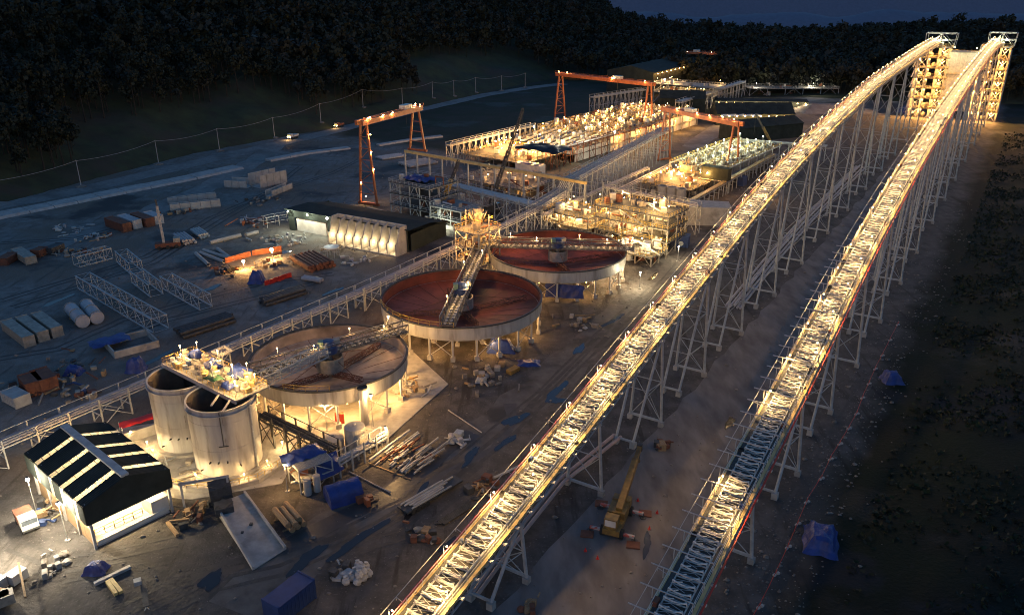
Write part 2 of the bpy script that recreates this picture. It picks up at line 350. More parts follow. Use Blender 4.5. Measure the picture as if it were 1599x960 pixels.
def sheet(name, xs, ys, keep, mat, dz=0.0, smooth=True, lift=None, drop=False):
    X, Yv = np.meshgrid(xs, ys); H = list(terrain(X, Yv)); dd_ = np.maximum(H[1], H[2])
    if drop: H[0] = H[0] - 700 * np.clip((Yv - 1450) / 1600, 0, 1) ** 1.3
    if lift: H[0] = H[0] + np.clip(dd_ + .8, -2.5, .6)
    elif lift is None and name == 'ground': H[0] = np.where(dd_ > 0, 0, H[0])
    k = keep(X, Yv, *H); nx = len(xs); P = np.stack([X.ravel(), Yv.ravel(), (H[0] + dz).ravel()], 1)
    I = np.arange(X.size).reshape(X.shape); q = np.stack([I[:-1, :-1], I[:-1, 1:], I[1:, 1:], I[1:, :-1]], -1).reshape(-1, 4)
    kk = k[:-1, :-1].ravel(); q = q[kk]
    used = np.unique(q); rm = np.full(X.size, -1); rm[used] = np.arange(len(used)); q = rm[q]; P = P[used]
    me = bpy.data.meshes.new(name); me.vertices.add(len(P)); me.vertices.foreach_set('co', P.ravel().astype(np.float32))
    me.loops.add(q.size); me.loops.foreach_set('vertex_index', q.ravel().astype(np.int32)); me.polygons.add(len(q))
    me.polygons.foreach_set('loop_start', np.arange(0, q.size, 4, dtype=np.int32)); me.update(calc_edges=True); me.validate()
    me.materials.append(M[mat]); me.polygons.foreach_set('use_smooth', [smooth] * len(me.polygons))
    return tag(put(me, name), kind='structure')
xs = np.arange(-700, 901, 4.0); ys = np.arange(-60, 1401, 4.0)
sheet('ground', xs, ys, lambda X, Yv, h, dl, db, dr: (dl < 14) & (db < 14), 'site_ground')
sheet('hillside', xs, ys, lambda X, Yv, h, dl, db, dr: ((dl > -6) | (db > -6)), 'hill_soil', lift=True)
def ribbon(name, pts, mat, dz, jit=0.0, seed=1, n=None):
    """a road or path sheet along (x, y, half width)"""
    rr = random.Random(seed); mb = MB(); vs = []; P = []
    for (a, b) in zip(pts[:-1], pts[1:]):
        k = max(1, int(math.hypot(b[0] - a[0], b[1] - a[1]) / 4))
        P += [tuple(a[i] + (b[i] - a[i]) * t / k for i in range(3)) for t in range(k)]
    P.append(pts[-1])
    for i, p in enumerate(P):
        q, s = P[max(i - 1, 0)], P[min(i + 1, len(P) - 1)]; d = Vector((s[0] - q[0], s[1] - q[1])).normalized(); n_ = Vector((d.y, -d.x))
        for e in (-1, 1):
            hw = p[2] + rr.uniform(-jit, jit); vs.append((p[0] + n_.x * e * hw, p[1] + n_.y * e * hw, dz + max(0, th(p[0] + n_.x * e * hw, p[1] + n_.y * e * hw) if dz > .02 else 0)))
    mb.add(vs, [(2 * i, 2 * i + 1, 2 * i + 3, 2 * i + 2) for i in range(len(P) - 1)])
    return tag(mb.build(name, mat), kind='structure')
def pl(pts, hw): return [(*at(x, y).xy, hw) for x, y in pts]
_sl = [at(*p) for p in ((415, 660), (505, 735), (600, 690), (700, 600), (640, 545), (560, 560))]
tag(MB().prism([(p.x, p.y) for p in _sl], -.2, .12).build('concrete_slab', 'concrete'), kind='structure')
_sl = [at(*p) for p in ((230, 775), (300, 780), (440, 755), (470, 700), (380, 640), (180, 670))]
tag(MB().prism([(p.x, p.y) for p in _sl], -.2, .10).build('concrete_slab', 'concrete'), kind='structure')
# far ground beyond the site, out to the horizon
sheet('far_ground', np.concatenate([np.arange(-16000, -700, 600.), np.arange(-700, 901, 200.), np.arange(1300, 20001, 600.)]), np.concatenate([np.arange(1400, 3000, 100.), np.arange(3000, 24001, 600.)]), lambda X, Yv, h, dl, db, dr: np.ones(X.shape, bool), 'haze_blue_land', dz=-3, drop=True)
def far_range(name, y0, base, amp, seed, zb, x0=-5500, x1=8500, depth=1800):
    xs_ = np.arange(x0, x1, 90.); ys_ = np.linspace(y0, y0 + depth, 14); mb = MB(); vs = []
    X, Yv = np.meshgrid(xs_, ys_)
    prof = np.sin(np.linspace(0, math.pi, 14))[:, None]
    Hh = prof * (base + amp * wave(X, Yv * .3, 1900, seed) + amp * .5 * wave(X, Yv * .3, 700, seed + 1) + amp * .2 * wave(X, Yv, 260, seed + 2)) + zb
    n = len(xs_); vs = np.stack([X.ravel(), Yv.ravel(), Hh.ravel()], 1).tolist()
    mb.add(vs, [(i * n + j, i * n + j + 1, (i + 1) * n + j + 1, (i + 1) * n + j) for i in range(13) for j in range(n - 1)])
    return tag(mb.build(name, 'haze_blue_land', None, True), kind='structure')
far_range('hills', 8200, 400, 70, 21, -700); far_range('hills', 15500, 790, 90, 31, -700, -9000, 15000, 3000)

ribbon('road', pl([(-200, 345), (0, 322), (130, 297), (300, 256), (440, 224), (520, 205), (640, 175), (760, 148), (830, 137), (880, 131)], 5.5), 'road_gravel', .09, .5, 2)
ribbon('road', pl([(430, 228), (400, 250), (330, 290), (200, 345), (60, 390), (-150, 440)], 5.0), 'road_gravel', .006, .8, 3)
ribbon('haul_road', [(14.5 + .625 * (y - 90), y, 9.0) for y in range(40, 470, 20)], 'haul_road', .006, .6, 4)
ribbon('dirt_track', pl([(370, 955), (480, 850), (640, 770), (740, 690), (850, 600), (960, 500), (1040, 420), (1110, 340)], 4.5), 'track_earth', .006, .7, 5)
ribbon('mud_streak', pl([(300, 905), (400, 870), (470, 840), (545, 800), (600, 778), (650, 740), (700, 700), (740, 676)], 1.6), 'mud', .012, .5, 6)
ribbon('mud_streak', pl([(575, 800), (640, 775), (700, 735), (770, 700), (800, 660), (795, 630)], 1.0), 'mud', .018, .45, 7)
ribbon('dirt_track', pl([(1600, 152), (1430, 156), (1290, 150), (1150, 180), (1080, 230)], 5), 'road_gravel', .006, .6, 8)
# ================================================================ the two inclined conveyors on trestles
class Line:
    def __init__(s, x0, m, y0, prof, off):
        s.x0, s.m, s.y0 = x0, m, y0; s.d = Vector((m, 1, 0)).normalized(); s.n = Vector((s.d.y, -s.d.x, 0)); s.off = off
        s.py, s.pz = [p[0] for p in prof], [p[1] for p in prof]
        ts = np.array(s.py); s.k = np.polyfit(ts, s.pz, 4)
    def h(s, Y):
        return float(sum(np.interp(Y + e, s.py, s.pz) for e in (-9, -4, 0, 4, 9)) / 5)
    def p(s, Y, w=0.0, z=0.0):
        return Vector((s.x0 + s.m * (Y - s.y0), Y, 0)) + s.n * (w - s.off) + Z3 * (s.h(Y) + z)
    def step(s, a, b, L):
        return [a + (b - a) * i / max(1, round((b - a) / s.d.y / L)) for i in range(max(1, round((b - a) / s.d.y / L)) + 1)]
LC = Line(1.6, .6154, 86.2, [(40, 2.6), (60, 6), (70.6, 8.2), (85, 10.5), (105.6, 14.4), (129, 19.2), (147, 22.4), (165, 25.8), (184, 28.8), (203, 31.2), (236, 34.6), (304, 39.2), (400, 41), (520, 41.5)], 2.6)
RC = Line(32.7, .632, 90.1, [(40, 2.0), (60, 6), (90, 12), (111, 15.8), (131, 20), (150, 24), (174, 27.6), (199, 30.6), (225, 33.2), (255, 35.8), (316, 39.4), (388, 41.8), (520, 42.5)], 2.6)
HW, BW = 2.2, 1.5
idler = MB()
for i in (-1, 1):
    idler.beam((i * 1.05, 0, .0), (i * 1.05, 0, .55), .09); idler.tube((i * .38, 0, .42), (i * 1.05, 0, .72), .10, 6)
idler.tube((-.38, 0, .42), (.38, 0, .42), .10, 6); idler.beam((-1.1, 0, .1), (1.1, 0, .1), .12, .14)
idler.beam((-1.0, -.3, .62), (-.2, .35, .5), .08); idler.beam((1.0, .3, .62), (.2, -.35, .5), .08)
idler.v = [(x * 1.32, y, z) for x, y, z in idler.v]
idler_me = idler.mesh('idler', 'idler_white')
fr = MB(); fr.beam((-1.15, -.45, .28), (1.15, .45, .28), .05, .05); fr.beam((-1.25, .5, .12), (1.25, .5, .12), .09, .08); fr.beam((-1.1, .4, .2), (.4, -.5, .5), .05); fr.v = [(x * 1.25, y, z) for x, y, z in fr.v]; frame_me = fr.mesh('cross_brace', 'frame_steel')
hoop = MB(); hoop.path([(-1.35, 0, 0), (-1.35, 0, 1.7), (-.9, 0, 2.15), (.9, 0, 2.15), (1.35, 0, 1.7), (1.35, 0, 0)], .05, 4); hoop_me = hoop.mesh('hoop', 'galvanised')
hbar = MB(); hbar.beam((-4.3, 0, 1.5), (2.2, 0, 1.5), .12, .12); hbar.beam((-2.7, 0, 0), (-2.7, 0, 1.5), .1); hbar.beam((2.2, 0, 0), (2.2, 0, 1.5), .1); hbar_me = hbar.mesh('hanger_bar', 'galvanised')
tab = MB(); tab.box((2.75, 0, -.2), (.9, .35, .12)); tab.box((3.1, 0, -.12), (.18, .35, .2)); tab_me = tab.mesh('outrigger', 'idler_white')
lpm = MB(); lpm.tube((0, 0, 0), (0, 0, 2.6), .045, 5); lpm.tube((0, 0, 2.6), (-.5, 0, 2.75), .04, 5); lp_me = lpm.mesh('lamp_post', 'galvanised')
def conveyor(name, C, y0, y1, label, red_side, dark, hang, lampstep, hoops_from):
    t = thing(name, label, 'conveyor', C.p(y0), 0); O = Vector(t.location)
    st = C.step(y0, y1, 3.0); P = lambda Y, w=0, z=0: C.p(Y, w, z) - O
    for side in (-1, 1):
        mb = MB()
        for a, b in zip(st[:-1], st[1:]): mb.quad(P(a, side * BW), P(b, side * BW), P(b, side * HW), P(a, side * HW)); mb.quad(P(a, side * BW, -.1), P(a, side * HW, -.1), P(b, side * HW, -.1), P(b, side * BW, -.1))
        mb.build('walkway', 'open_grating', t)
        mb = MB()
        for a, b in zip(st[:-1], st[1:]): mb.beam(P(a, side * (HW + .06), -.4), P(b, side * (HW + .06), -.4), .12, .7); mb.beam(P(a, side * (HW + .16), .02), P(b, side * (HW + .16), .02), .42, .1)
        mb.build('stringer', 'lamplit_yellow', t)  # galvanised edge; its lamp-gold look is in the colour
        mb = MB()
        for a, b in zip(st[:-1], st[1:]):
            mb.beam(P(a, side * (HW - .05), 1.1), P(b, side * (HW - .05), 1.1), .06); mb.beam(P(a, side * (HW - .05), .55), P(b, side * (HW - .05), .55), .05)
            mb.beam(P(a, side * (HW - .05)), P(a, side * (HW - .05), 1.1), .06)
        mb.build('handrail', 'idler_white', t)
        mb = MB()
        for a, b in zip(st[:-1], st[1:]): mb.beam(P(a, side * (BW - .08), .05), P(b, side * (BW - .08), .05), .14, .24)
        mb.build('idler_channel', 'idler_white', t)
    mb = MB()
    for a, b in zip(st[:-1], st[1:]): mb.quad(P(a, -BW, -.04), P(a, BW, -.04), P(b, BW, -.04), P(b, -BW, -.04)); mb.quad(P(a, -BW, -.12), P(b, -BW, -.12), P(b, BW, -.12), P(a, BW, -.12))
    mb.build('belt', 'belt_rubber', t)
    mb = MB()
    for i, (a, b) in enumerate(zip(st[:-1], st[1:])):
        for sd in (-1, 1):
            mb.beam(P(a, sd * HW, -1.75), P(b, sd * HW, -1.75), .18); q = (a, b) if i % 2 else (b, a)
            mb.beam(P(q[0], sd * HW, -.5), P(q[1], sd * HW, -1.75), .09); mb.beam(P(a, sd * HW, -.5), P(a, sd * HW, -1.75), .1)
        mb.beam(P(a, -HW, -1.75), P(a, HW, -1.75), .12); mb.beam(P(a, -HW, -1.75), P(b, HW, -1.75), .08)
    mb.build('under_truss', 'frame_steel', t)
    mb = MB(); prev = None
    for Y in st:
        q = P(Y, red_side * (HW + (.42 if red_side < 0 else .85)), .35 if red_side < 0 else .2)
        if prev is not None: mb.tube(prev, q, .13, 6)
        prev = q
    mb.build('fire_water_pipe', 'red_paint', t)
    mb = MB(); prev = None                                          # a cable ladder carried outside the left walkway
    for i, Y in enumerate(C.step(y0, y1, 6.0)):
        q = P(Y, -HW - 1.5, .5)
        if prev is not None: mb.tube(prev, q, .05, 4)
        prev = q
        if i % 2 == 0: mb.tube(P(Y, -HW, .0), q, .05, 4); mb.tube(q, q - Z3 * .5, .05, 4)
    mb.build('cable_ladder', 'galvanised', t)
    ang = math.atan2(C.n.y, C.n.x); rr = random.Random(3)
    sl = lambda Y: math.atan2(C.h(Y + 2) - C.h(Y - 2), 4 / C.d.y)
    many = C.step(y0, y1, 1.3); near = many[:250]; rest = many[250:]
    for Y in near:
        put(idler_me, 'idler', t, P(Y), rot=(sl(Y) * 1.0, 0, ang + rr.uniform(-.10, .10)))
        o = put(frame_me, 'cross_brace', t, P(Y + .65), rot=(sl(Y), 0, ang + rr.choice((0, math.pi)) + rr.uniform(-.12, .12)))
        if rr.random() < .5: o.scale = (-1, 1, 1)
    mb = MB()
    for Y in rest[::2]:
        for i in (-1, 1): mb.beam(P(Y, i * .3, .42), P(Y, i * 1.4, .75), .5, .3)
        mb.beam(P(Y, -1.45, .1), P(Y, 1.45, .1), .2); mb.beam(P(Y, -1.45, .3), P(Y + 1.2, 1.45, .3), .1)
    tag(mb.build('idler_frames', 'idler_white', t), kind='stuff')
    for Y in C.step(y0, y1, 3.1): put(tab_me, 'outrigger', t, P(Y), rz=ang)
    for Y in C.step(hoops_from, y1, 6.2): put(hoop_me, 'hoop', t, P(Y), rz=ang)
    if hang:
        for Y in C.step(hang[0], hang[1], 3.2): put(hbar_me, 'hanger_bar', t, P(Y), rz=ang)
    rb_ = random.Random(len(label))
    for Y in C.step(y0 + 4, y1, 9.0):                               # junction boxes, tool chests and cable loops left along the walkways
        Y += rb_.uniform(-3, 3); sd = rb_.choice((-1, 1)); q = rb_.random(); p = P(Y, sd * rb_.uniform(1.75, 2.0), .3)
        if q < .6: MB().box(p, (rb_.uniform(.3, .6), rb_.uniform(.4, 1.1), rb_.uniform(.4, .9)), ang).build('junction_box', rb_.choice(('equipment', 'galvanised', 'blue_paint', 'rust')), t)
        else: MB().lathe([(.3, -.2), (.45, -.1), (.45, .1), (.3, .2)], 10, p, True).build('cable_coil', 'rubber', t)
    for i, Y in enumerate(C.step(y0, y1, lampstep)):
        if any(a < Y < b for a, b in dark): continue
        sd = 1 if i % 2 else -1
        l = put(lp_me, 'lamp_post', t, P(Y, sd * (HW - .25)), rz=ang + (0 if sd > 0 else math.pi))
        bulb((-.5, 0, 2.68), 'bulb_warm', .11, l)
        light((-.5, 0, 2.45), round(CONV_W * (.75, 1, 1.3)[(i * 7) % 3]), (1, .60, .22), l, .15, CONV_A)
    return t
CONV_W, CONV_A = 760, 140
dk = lambda px, py, z: at(px, py, z).y
conveyor('inclined_conveyor', LC, 50, 470, 'long floodlit conveyor with a red pipe on its left edge, running past the round thickeners', -1, [], None, 5.2, 255)
d1, d2, d3 = dk(1188, 672, 13.5), dk(1125, 785, 9), dk(1080, 868, 7)
conveyor('inclined_conveyor', RC, 44, 455, 'long floodlit conveyor nearest the dark bank, with unlit blue stretches at its lower end', 1, [(d2, d1), (0, d3)], (44, 150), 5.2, 255)

def trestle(C, Y, i, which, group, raker):
    base = Vector((C.x0 + C.m * (Y - C.y0), Y, 0)) - C.n * C.off; H = C.h(Y) - 1.85
    t = thing('trestle', '%s trestle from the lower end under the %s conveyor, %s' % (ordn(i), which, 'with two raking legs' if raker else 'a braced upright bent'), 'trestle', base, math.atan2(C.n.y, C.n.x), group)
    foot = 3.0 if Y < 150 else 3.3
    for s in (-1, 1):
        MB().box((s * foot, 0, .35), (.9, .9, 1.1)).build('footing', 'concrete', t)
        MB().tube((s * foot, 0, .8), (s * 2.1, 0, H), .26, 8).build('leg', 'frame_steel', t)
    mb = MB(); lev = max(2, round(H / 7.2)); z = [.9 + (H - .9) * k / lev for k in range(lev + 1)]
    wd = lambda q: foot + (2.1 - foot) * (q - .8) / (H - .8)
    for k in range(lev):
        a, b = z[k], z[k + 1]
        mb.tube((-wd(a), 0, a), (wd(b), 0, b), .075, 5); mb.tube((wd(a), 0, a), (-wd(b), 0, b), .075, 5)
        if k: mb.tube((-wd(a), 0, a), (wd(a), 0, a), .085, 5)
    mb.build('cross_brace', 'frame_steel', t)
    MB().beam((-foot, 0, 1.05), (foot, 0, 1.05), .3, .4).build('tie_beam', 'frame_steel', t)
    MB().beam((-HW - .3, 0, H), (HW + .3, 0, H), .35, .45).build('cap_beam', 'frame_steel', t)
    if raker:
        r = -min(10.5, 3.5 + .34 * H)                                # rakers stand on the downhill side: local -y
        for s in (-1, 1):
            MB().box((s * 1.6, r, .35), (.95, .95, 1.5)).build('footing', 'concrete', t)
            MB().tube((s * 1.6, r, 1.0), (s * 1.9, -.3, H - .1), .25, 8).build('raking_leg', 'frame_steel', t)
        mb = MB(); mb.beam((-1.6, r, 1.15), (1.6, r, 1.15), .28, .35)
        for k in range(1, lev):
            q = k / lev; w_ = 1.6 + .6 * q; mb.tube((-w_, r * (1 - q), 1 + (H - 1) * q), (w_, r * (1 - q), 1 + (H - 1) * q), .07, 5)
            if k < lev: mb.tube((w_, r * (1 - q), 1 + (H - 1) * q), (wd(z[k]), 0, z[k]), .07, 5); mb.tube((w_, r * (1 - q), 1 + (H - 1) * q), (wd(z[k - 1]), 0, z[k - 1]), .06, 5)
        mb.build('raker_brace', 'frame_steel', t)
for i, Y in enumerate([64.5, 86.2, 105.7, 126.6, 146.2, 166.8, 190.6, 215.2, 244, 271.1, 301, 332.7, 364, 396, 428]):
    trestle(LC, Y, i, 'left', 'trestles under the left conveyor', i in (1, 3, 4, 5, 6, 7, 8, 9, 10, 11, 12))
for i, Y in enumerate([70, 90.1, 111.2, 131.2, 150.6, 173.8, 199.3, 224.9, 255.4, 284.9, 315.6, 350.2, 387.8, 415, 440]):
    trestle(RC, Y, i, 'right', 'trestles under the right conveyor', i in (2, 3, 5, 6, 7, 8, 9, 10, 11, 12))

# long pipes laid along the ground under the conveyors
def ground_pipes(name, label, pts, n, r, mat, sp, seed, lift=.0):
    rr = random.Random(seed); t = thing(name, label, 'pipe', pts[0], 0); O = Vector(pts[0]); d = (Vector(pts[-1]) - O).normalized(); nn = Vector((d.y, -d.x, 0))
    for k in range(n):
        q = [Vector(p) - O + nn * ((k - n / 2) * sp + rr.uniform(-.25, .25)) + Z3 * (r + lift + .02 + (2 * r * .9 if k % 3 == 2 and n > 3 else 0)) for p in pts]
        MB().path(q, r, 7).build('pipe', mat, t)
    return t
ground_pipes('pipe_bundle', 'long bundle of grey pipes lying along the ground under the left conveyor', [at(1148, 482), at(1205, 410), at(1262, 345), at(1345, 262)], 5, .32, 'pipe_grey', .95, 5)
ground_pipes('pipe_bundle', 'pair of pinkish pipes running along the foot of the left conveyor', [at(748, 940, 0), at(800, 862, 0), at(880, 762), at(968, 690)], 2, .3, 'pipe_pink', 1.0, 6, .8)

# ---------------------------------------------------------------- the two stockpile towers with head houses
def tower(name, C, base, top, label, w_, dep, sheeted):
    t = thing(name, label, 'tower', base, math.atan2(C.n.y, C.n.x)); H = top; rr = random.Random(len(label))
    lv = [0, 5.5, 11, 16.5, 22, 27.5, 33, H]
    for x in (-w_ / 2, -w_ / 6, w_ / 6, w_ / 2):
        for y in (-dep / 2, 0, dep / 2): MB().beam((x, y, 0), (x, y, H), .55).build('column', 'equipment' if y < 0 else 'frame_steel', t)
    for k, z in enumerate(lv[1:]):
        MB().box((0, 0, z - .25), (w_ + 1.6, dep + 1.6, .22)).build('floor_deck', 'open_grating', t)
        mb = MB(); c = [(-w_ / 2 - .7, -dep / 2 - .7, z), (w_ / 2 + .7, -dep / 2 - .7, z), (w_ / 2 + .7, dep / 2 + .7, z), (-w_ / 2 - .7, dep / 2 + .7, z), (-w_ / 2 - .7, -dep / 2 - .7, z)]
        mb.rail(c, 1.1, 2.5, .06).build('handrail', 'lamplit_yellow', t)
        mb = MB(); z0 = lv[k]
        for x0, x1 in ((-w_ / 2, -w_ / 6), (w_ / 6, w_ / 2)): mb.beam((x0, -dep / 2, z0), (x1, -dep / 2, z), .22); mb.beam((x1, -dep / 2, z0), (x0, -dep / 2, z), .22)
        mb.build('cross_brace', 'frame_steel', t)
        for j in range(3):
            x = rr.uniform(-w_ / 2 + 1.5, w_ / 2 - 1.5); MB().lump((x, rr.uniform(-dep / 3, 0), z0 + 1.6), (2.4, 2.4, 2.6), rr.randint(0, 99), 8, 4, .1).build('chute', 'equipment', t)
        for x in (-w_ * .42, -w_ * .1, w_ * .33):
            light((x, -dep / 2 - .9, z - 1.4), 2400, AMBER, t, .3); bulb((x, -dep / 2 - .4, z - .9), 'bulb_amber', .22, t)
    if sheeted:
        MB().box((w_ / 2 + .75, 0, H / 2 + 1), (.12, dep, H - 6)).build('cladding_sheet', 'frame_steel', t)
    mb = MB()
    for k in range(len(lv) - 1):
        a, b = lv[k], lv[k + 1]; mb.beam((-w_ / 2 - 1.6, -dep / 2, a), (-w_ / 2 - 1.6, dep / 2, b), .7, .12)
    mb.build('stair', 'galvanised', t)
    # the open-framed head house on top
    hx, hy, hz = w_ * .95, dep * .9, 7.0; mb = MB(); o = Vector((w_ * .12, dep * .18, H))
    for x in (-hx / 2, 0, hx / 2):
        for y in (-hy / 2, hy / 2): mb.beam(o + Vector((x, y, 0)), o + Vector((x * 1.08, y, hz)), .3)
        mb.beam(o + Vector((x * 1.08, -hy / 2, hz)), o + Vector((x * 1.08, hy / 2, hz)), .3)
    for y in (-hy / 2, 0, hy / 2): mb.beam(o + Vector((-hx / 2, y, hz)), o + Vector((hx / 2, y, hz)), .3); mb.beam(o + Vector((-hx / 2, y, hz / 2)), o + Vector((hx / 2, y, hz / 2)), .2)
    for y in (-hy / 2, hy / 2): mb.beam(o + Vector((-hx / 2, y, 0)), o + Vector((0, y, hz)), .18); mb.beam(o + Vector((0, y, hz)), o + Vector((hx / 2, y, 0)), .18)
    mb.build('head_frame', 'galvanised', t)
    MB().box(o + Vector((-w_ * .15, -dep * .3, 1.3)), (hx * .55, dep * .5, 2.2)).build('head_pulley_housing', 'equipment', t)
    for x in (-2.5, 2.0): light(o + Vector((x, -hy / 2 - 1, 3.4)), 1800, GREENISH, t, .3); bulb(o + Vector((x, -hy / 2 - 1, 3.6)), 'bulb_green', .22, t)
    return t
tl = LC.p(474, .5); tower('transfer_tower', LC, (tl.x, tl.y, 0), 38.5, 'tall braced transfer tower glowing amber at the head of the left conveyor', 15, 14, False)
tr = RC.p(462, .5); tower('transfer_tower', RC, (tr.x, tr.y, 0), 39.5, 'tall braced transfer tower with a sheeted flank at the head of the right conveyor', 13, 14, True)
ct = thing('ore_bin', 'pale ribbed steel bin standing between the two conveyor towers', 'bin', (tl.x + 15.0, tl.y - 4, 0), math.atan2(LC.n.y, LC.n.x))
MB().box((0, 2, 20), (17, 12, 32)).build('bin_shell', 'frame_steel', ct)
for k in range(8): MB().box((-8 + k * 2.25, -4.15, 20), (.35, .3, 32)).build('rib', 'galvanised', ct)
for z in (12, 24, 36): MB().box((0, -4.4, z), (18.5, 1.6, .3)).build('gallery', 'grating', ct); MB().rail([(-9, -5.1, z), (9, -5.1, z)], 1.1, 2, .06).build('handrail', 'lamplit_yellow', ct)
for x in (-5.5, 5.5): light((x, -9.5, 34), 650, GREENISH, ct); bulb((x, -6.0, 38.5), 'bulb_warm', .2, ct)  # greenish fill light added before the bin face, apart from the bulbs
# ================================================================ thickeners
def thickener(c, Rr, rim, wall, floor_mat, label, bridge_az, b0, b1, nleg, wallmat, rake_rot, hood):
    t = thing('thickener', label, 'thickener', (c[0], c[1], 0)); zb = rim - wall
    MB().lathe([(Rr, zb), (Rr, rim - .02), (Rr - .12, rim - .02), (Rr - .12, zb)], 96, closed=True).build('tank_wall', wallmat, t)
    MB().lathe([(Rr + .2, rim - .25), (Rr + .2, rim + .06), (Rr - .2, rim + .06), (Rr - .2, rim - .25)], 96, closed=True).build('rim_ring', 'dark_steel', t)
    MB().lathe([(Rr - .14, zb + .05), (Rr * .6, zb - .9), (2.2, zb - 2.0), (.01, zb - 2.1)], 64).build('floor_cone', floor_mat, t)
    MB().lathe([(Rr - .14, zb), (Rr - .14, rim - .3)], 96).build('inner_lining', floor_mat, t)
    MB().lathe([(Rr - .5, rim - .6), (Rr - .5, rim - .3), (Rr - .15, rim - .3)], 96).build('launder', floor_mat, t)
    for k in range(nleg):                                            # plate seams of the floor
        a = 2 * math.pi * k / nleg; e = Vector((math.cos(a), math.sin(a), 0))
        MB().beam(e * 3 + Z3 * (zb - 1.93), e * (Rr * .6) + Z3 * (zb - .87), .10, .05).beam(e * (Rr * .6) + Z3 * (zb - .87), e * (Rr - .3) + Z3 * (zb + .06), .10, .05).build('floor_seam', 'rust', t)
    leg = MB().tube((0, 0, .9), (0, 0, zb - .1), .24, 8).mesh('leg', 'tank_plate'); ft = MB().box((0, 0, .5), (.95, .95, 1.0)).mesh('footing', 'concrete')
    sb = MB(); sb.lathe([(Rr - .2, zb - .45), (Rr - .2, zb), (Rr - .6, zb), (Rr - .6, zb - .45)], 48, closed=True).lathe([(Rr * .55, zb - 2.0), (Rr * .55, zb - 1.6), (Rr * .55 - .4, zb - 1.6), (Rr * .55 - .4, zb - 2.0)], 32, closed=True)
    sb.build('ring_beam', 'tank_plate', t)
    for k in range(nleg):
        a = 2 * math.pi * (k + .3) / nleg; e = Vector((math.cos(a), math.sin(a), 0))
        put(leg, 'leg', t, e * (Rr - .5)); put(ft, 'footing', t, e * (Rr - .5), a)
        a2 = 2 * math.pi * (k + 1.3) / nleg; e2 = Vector((math.cos(a2), math.sin(a2), 0))
        if k % 2: MB().tube(e * (Rr - .5) + Z3 * 1, e2 * (Rr - .5) + Z3 * (zb - .3), .09, 5).tube(e2 * (Rr - .5) + Z3 * 1, e * (Rr - .5) + Z3 * (zb - .3), .09, 5).build('leg_brace', 'tank_plate', t)
        if k % 2 == 0: MB().tube(e * (Rr * .55) + Z3 * .3, e * (Rr * .55) + Z3 * (zb - 1.6), .22, 8).build('inner_leg', 'tank_plate', t); put(ft, 'footing', t, e * (Rr * .55) - Z3 * .3, a)
        MB().beam(e * (Rr - .5) + Z3 * (zb - .35), e * (Rr * .55) + Z3 * (zb - 1.75), .2, .35).build('radial_beam', 'tank_plate', t)
    b = Vector((math.sin(R(bridge_az)), math.cos(R(bridge_az)), 0)); s = Vector((b.y, -b.x, 0)); zt = rim + .45; BWd = 2.3 if Rr < 16 else 3.2
    mb = truss(MB(), b * b0 + Z3 * zt, b * b1 + Z3 * zt, BWd, 1.7, int((b1 - b0) / 2.2), .12, s, top=False); mb.build('bridge_truss', 'bridge_steel', t)
    MB().add([b * b0 + s * (BWd / 2 - .1) + Z3 * (zt + .15), b * b1 + s * (BWd / 2 - .1) + Z3 * (zt + .15), b * b1 - s * (BWd / 2 - .1) + Z3 * (zt + .15), b * b0 - s * (BWd / 2 - .1) + Z3 * (zt + .15)], [(0, 1, 2, 3)]).build('bridge_deck', 'open_grating', t)
    dash = MB().box((0, 0, 0), (.5, .8, .18)).mesh('cable_cover', 'precast')
    for k in range(int((b1 - b0) / 1.5)):
        for sd in (-.55, .55): put(dash, 'cable_cover', t, b * (b0 + 1.5 * k + .7) + s * sd + Z3 * (zt + .3), math.atan2(b.y, b.x) + math.pi / 2)
    for sd in (-1, 1): MB().rail([b * b0 + s * sd * (BWd / 2) + Z3 * (zt + 1.0), b * b1 + s * sd * (BWd / 2) + Z3 * (zt + 1.0)], 1.1, 2.2, .045).build('handrail', 'galvanised', t)
    dr = put(MB().lathe([(.01, zt + 2.6), (1.1, zt + 2.5), (1.3, zt + 1.6), (1.7, zt + 1.4), (1.7, zt + .2), (.01, zt + .2)], 20).mesh('drive_unit', 'blue_paint'), 'drive_unit', t)
    MB().box((1.2, .9, zt + 1.9), (1.6, .9, 1.0), .5).build('motor', 'equipment', dr); MB().box((-1.3, -.6, zt + 2.0), (1.0, 1.4, 1.3), .2).build('gearbox', 'machine_green', dr)
    MB().lathe([(2.6, rim - .2), (2.6, zb - .2), (1.6, zb - .7), (1.4, zb - .7), (2.4, zb - .2), (2.4, rim - .2)], 24, closed=True).build('feed_well', 'equipment', t)
    MB().tube((0, 0, zb - 2.0), (0, 0, zt + .3), .5, 10).build('centre_shaft', 'equipment', t)
    for k in range(4):
        a = rake_rot + k * math.pi / 2; e = Vector((math.cos(a), math.sin(a), 0)); n_ = Vector((-e.y, e.x, 0)); L = Rr * (.86 if k % 2 == 0 else .6)
        mb = MB(); truss(mb, e * .8 + Z3 * (zb - 1.5), e * L + Z3 * (zb - .3), .8, .9, 8, .075, n_); mb.tube(e * .4 + Z3 * (rim + .1), e * L * .75 + Z3 * (zb + .4), .06, 5)
        mb.build('rake_arm', 'rust', t)
    MB().rail([Vector((math.cos(R(a)) * (Rr + .1), math.sin(R(a)) * (Rr + .1), rim)) for a in range(hood[0], hood[1], 8)], 1.1, 2.4, .05).build('rim_handrail', 'rail_yellow', t)
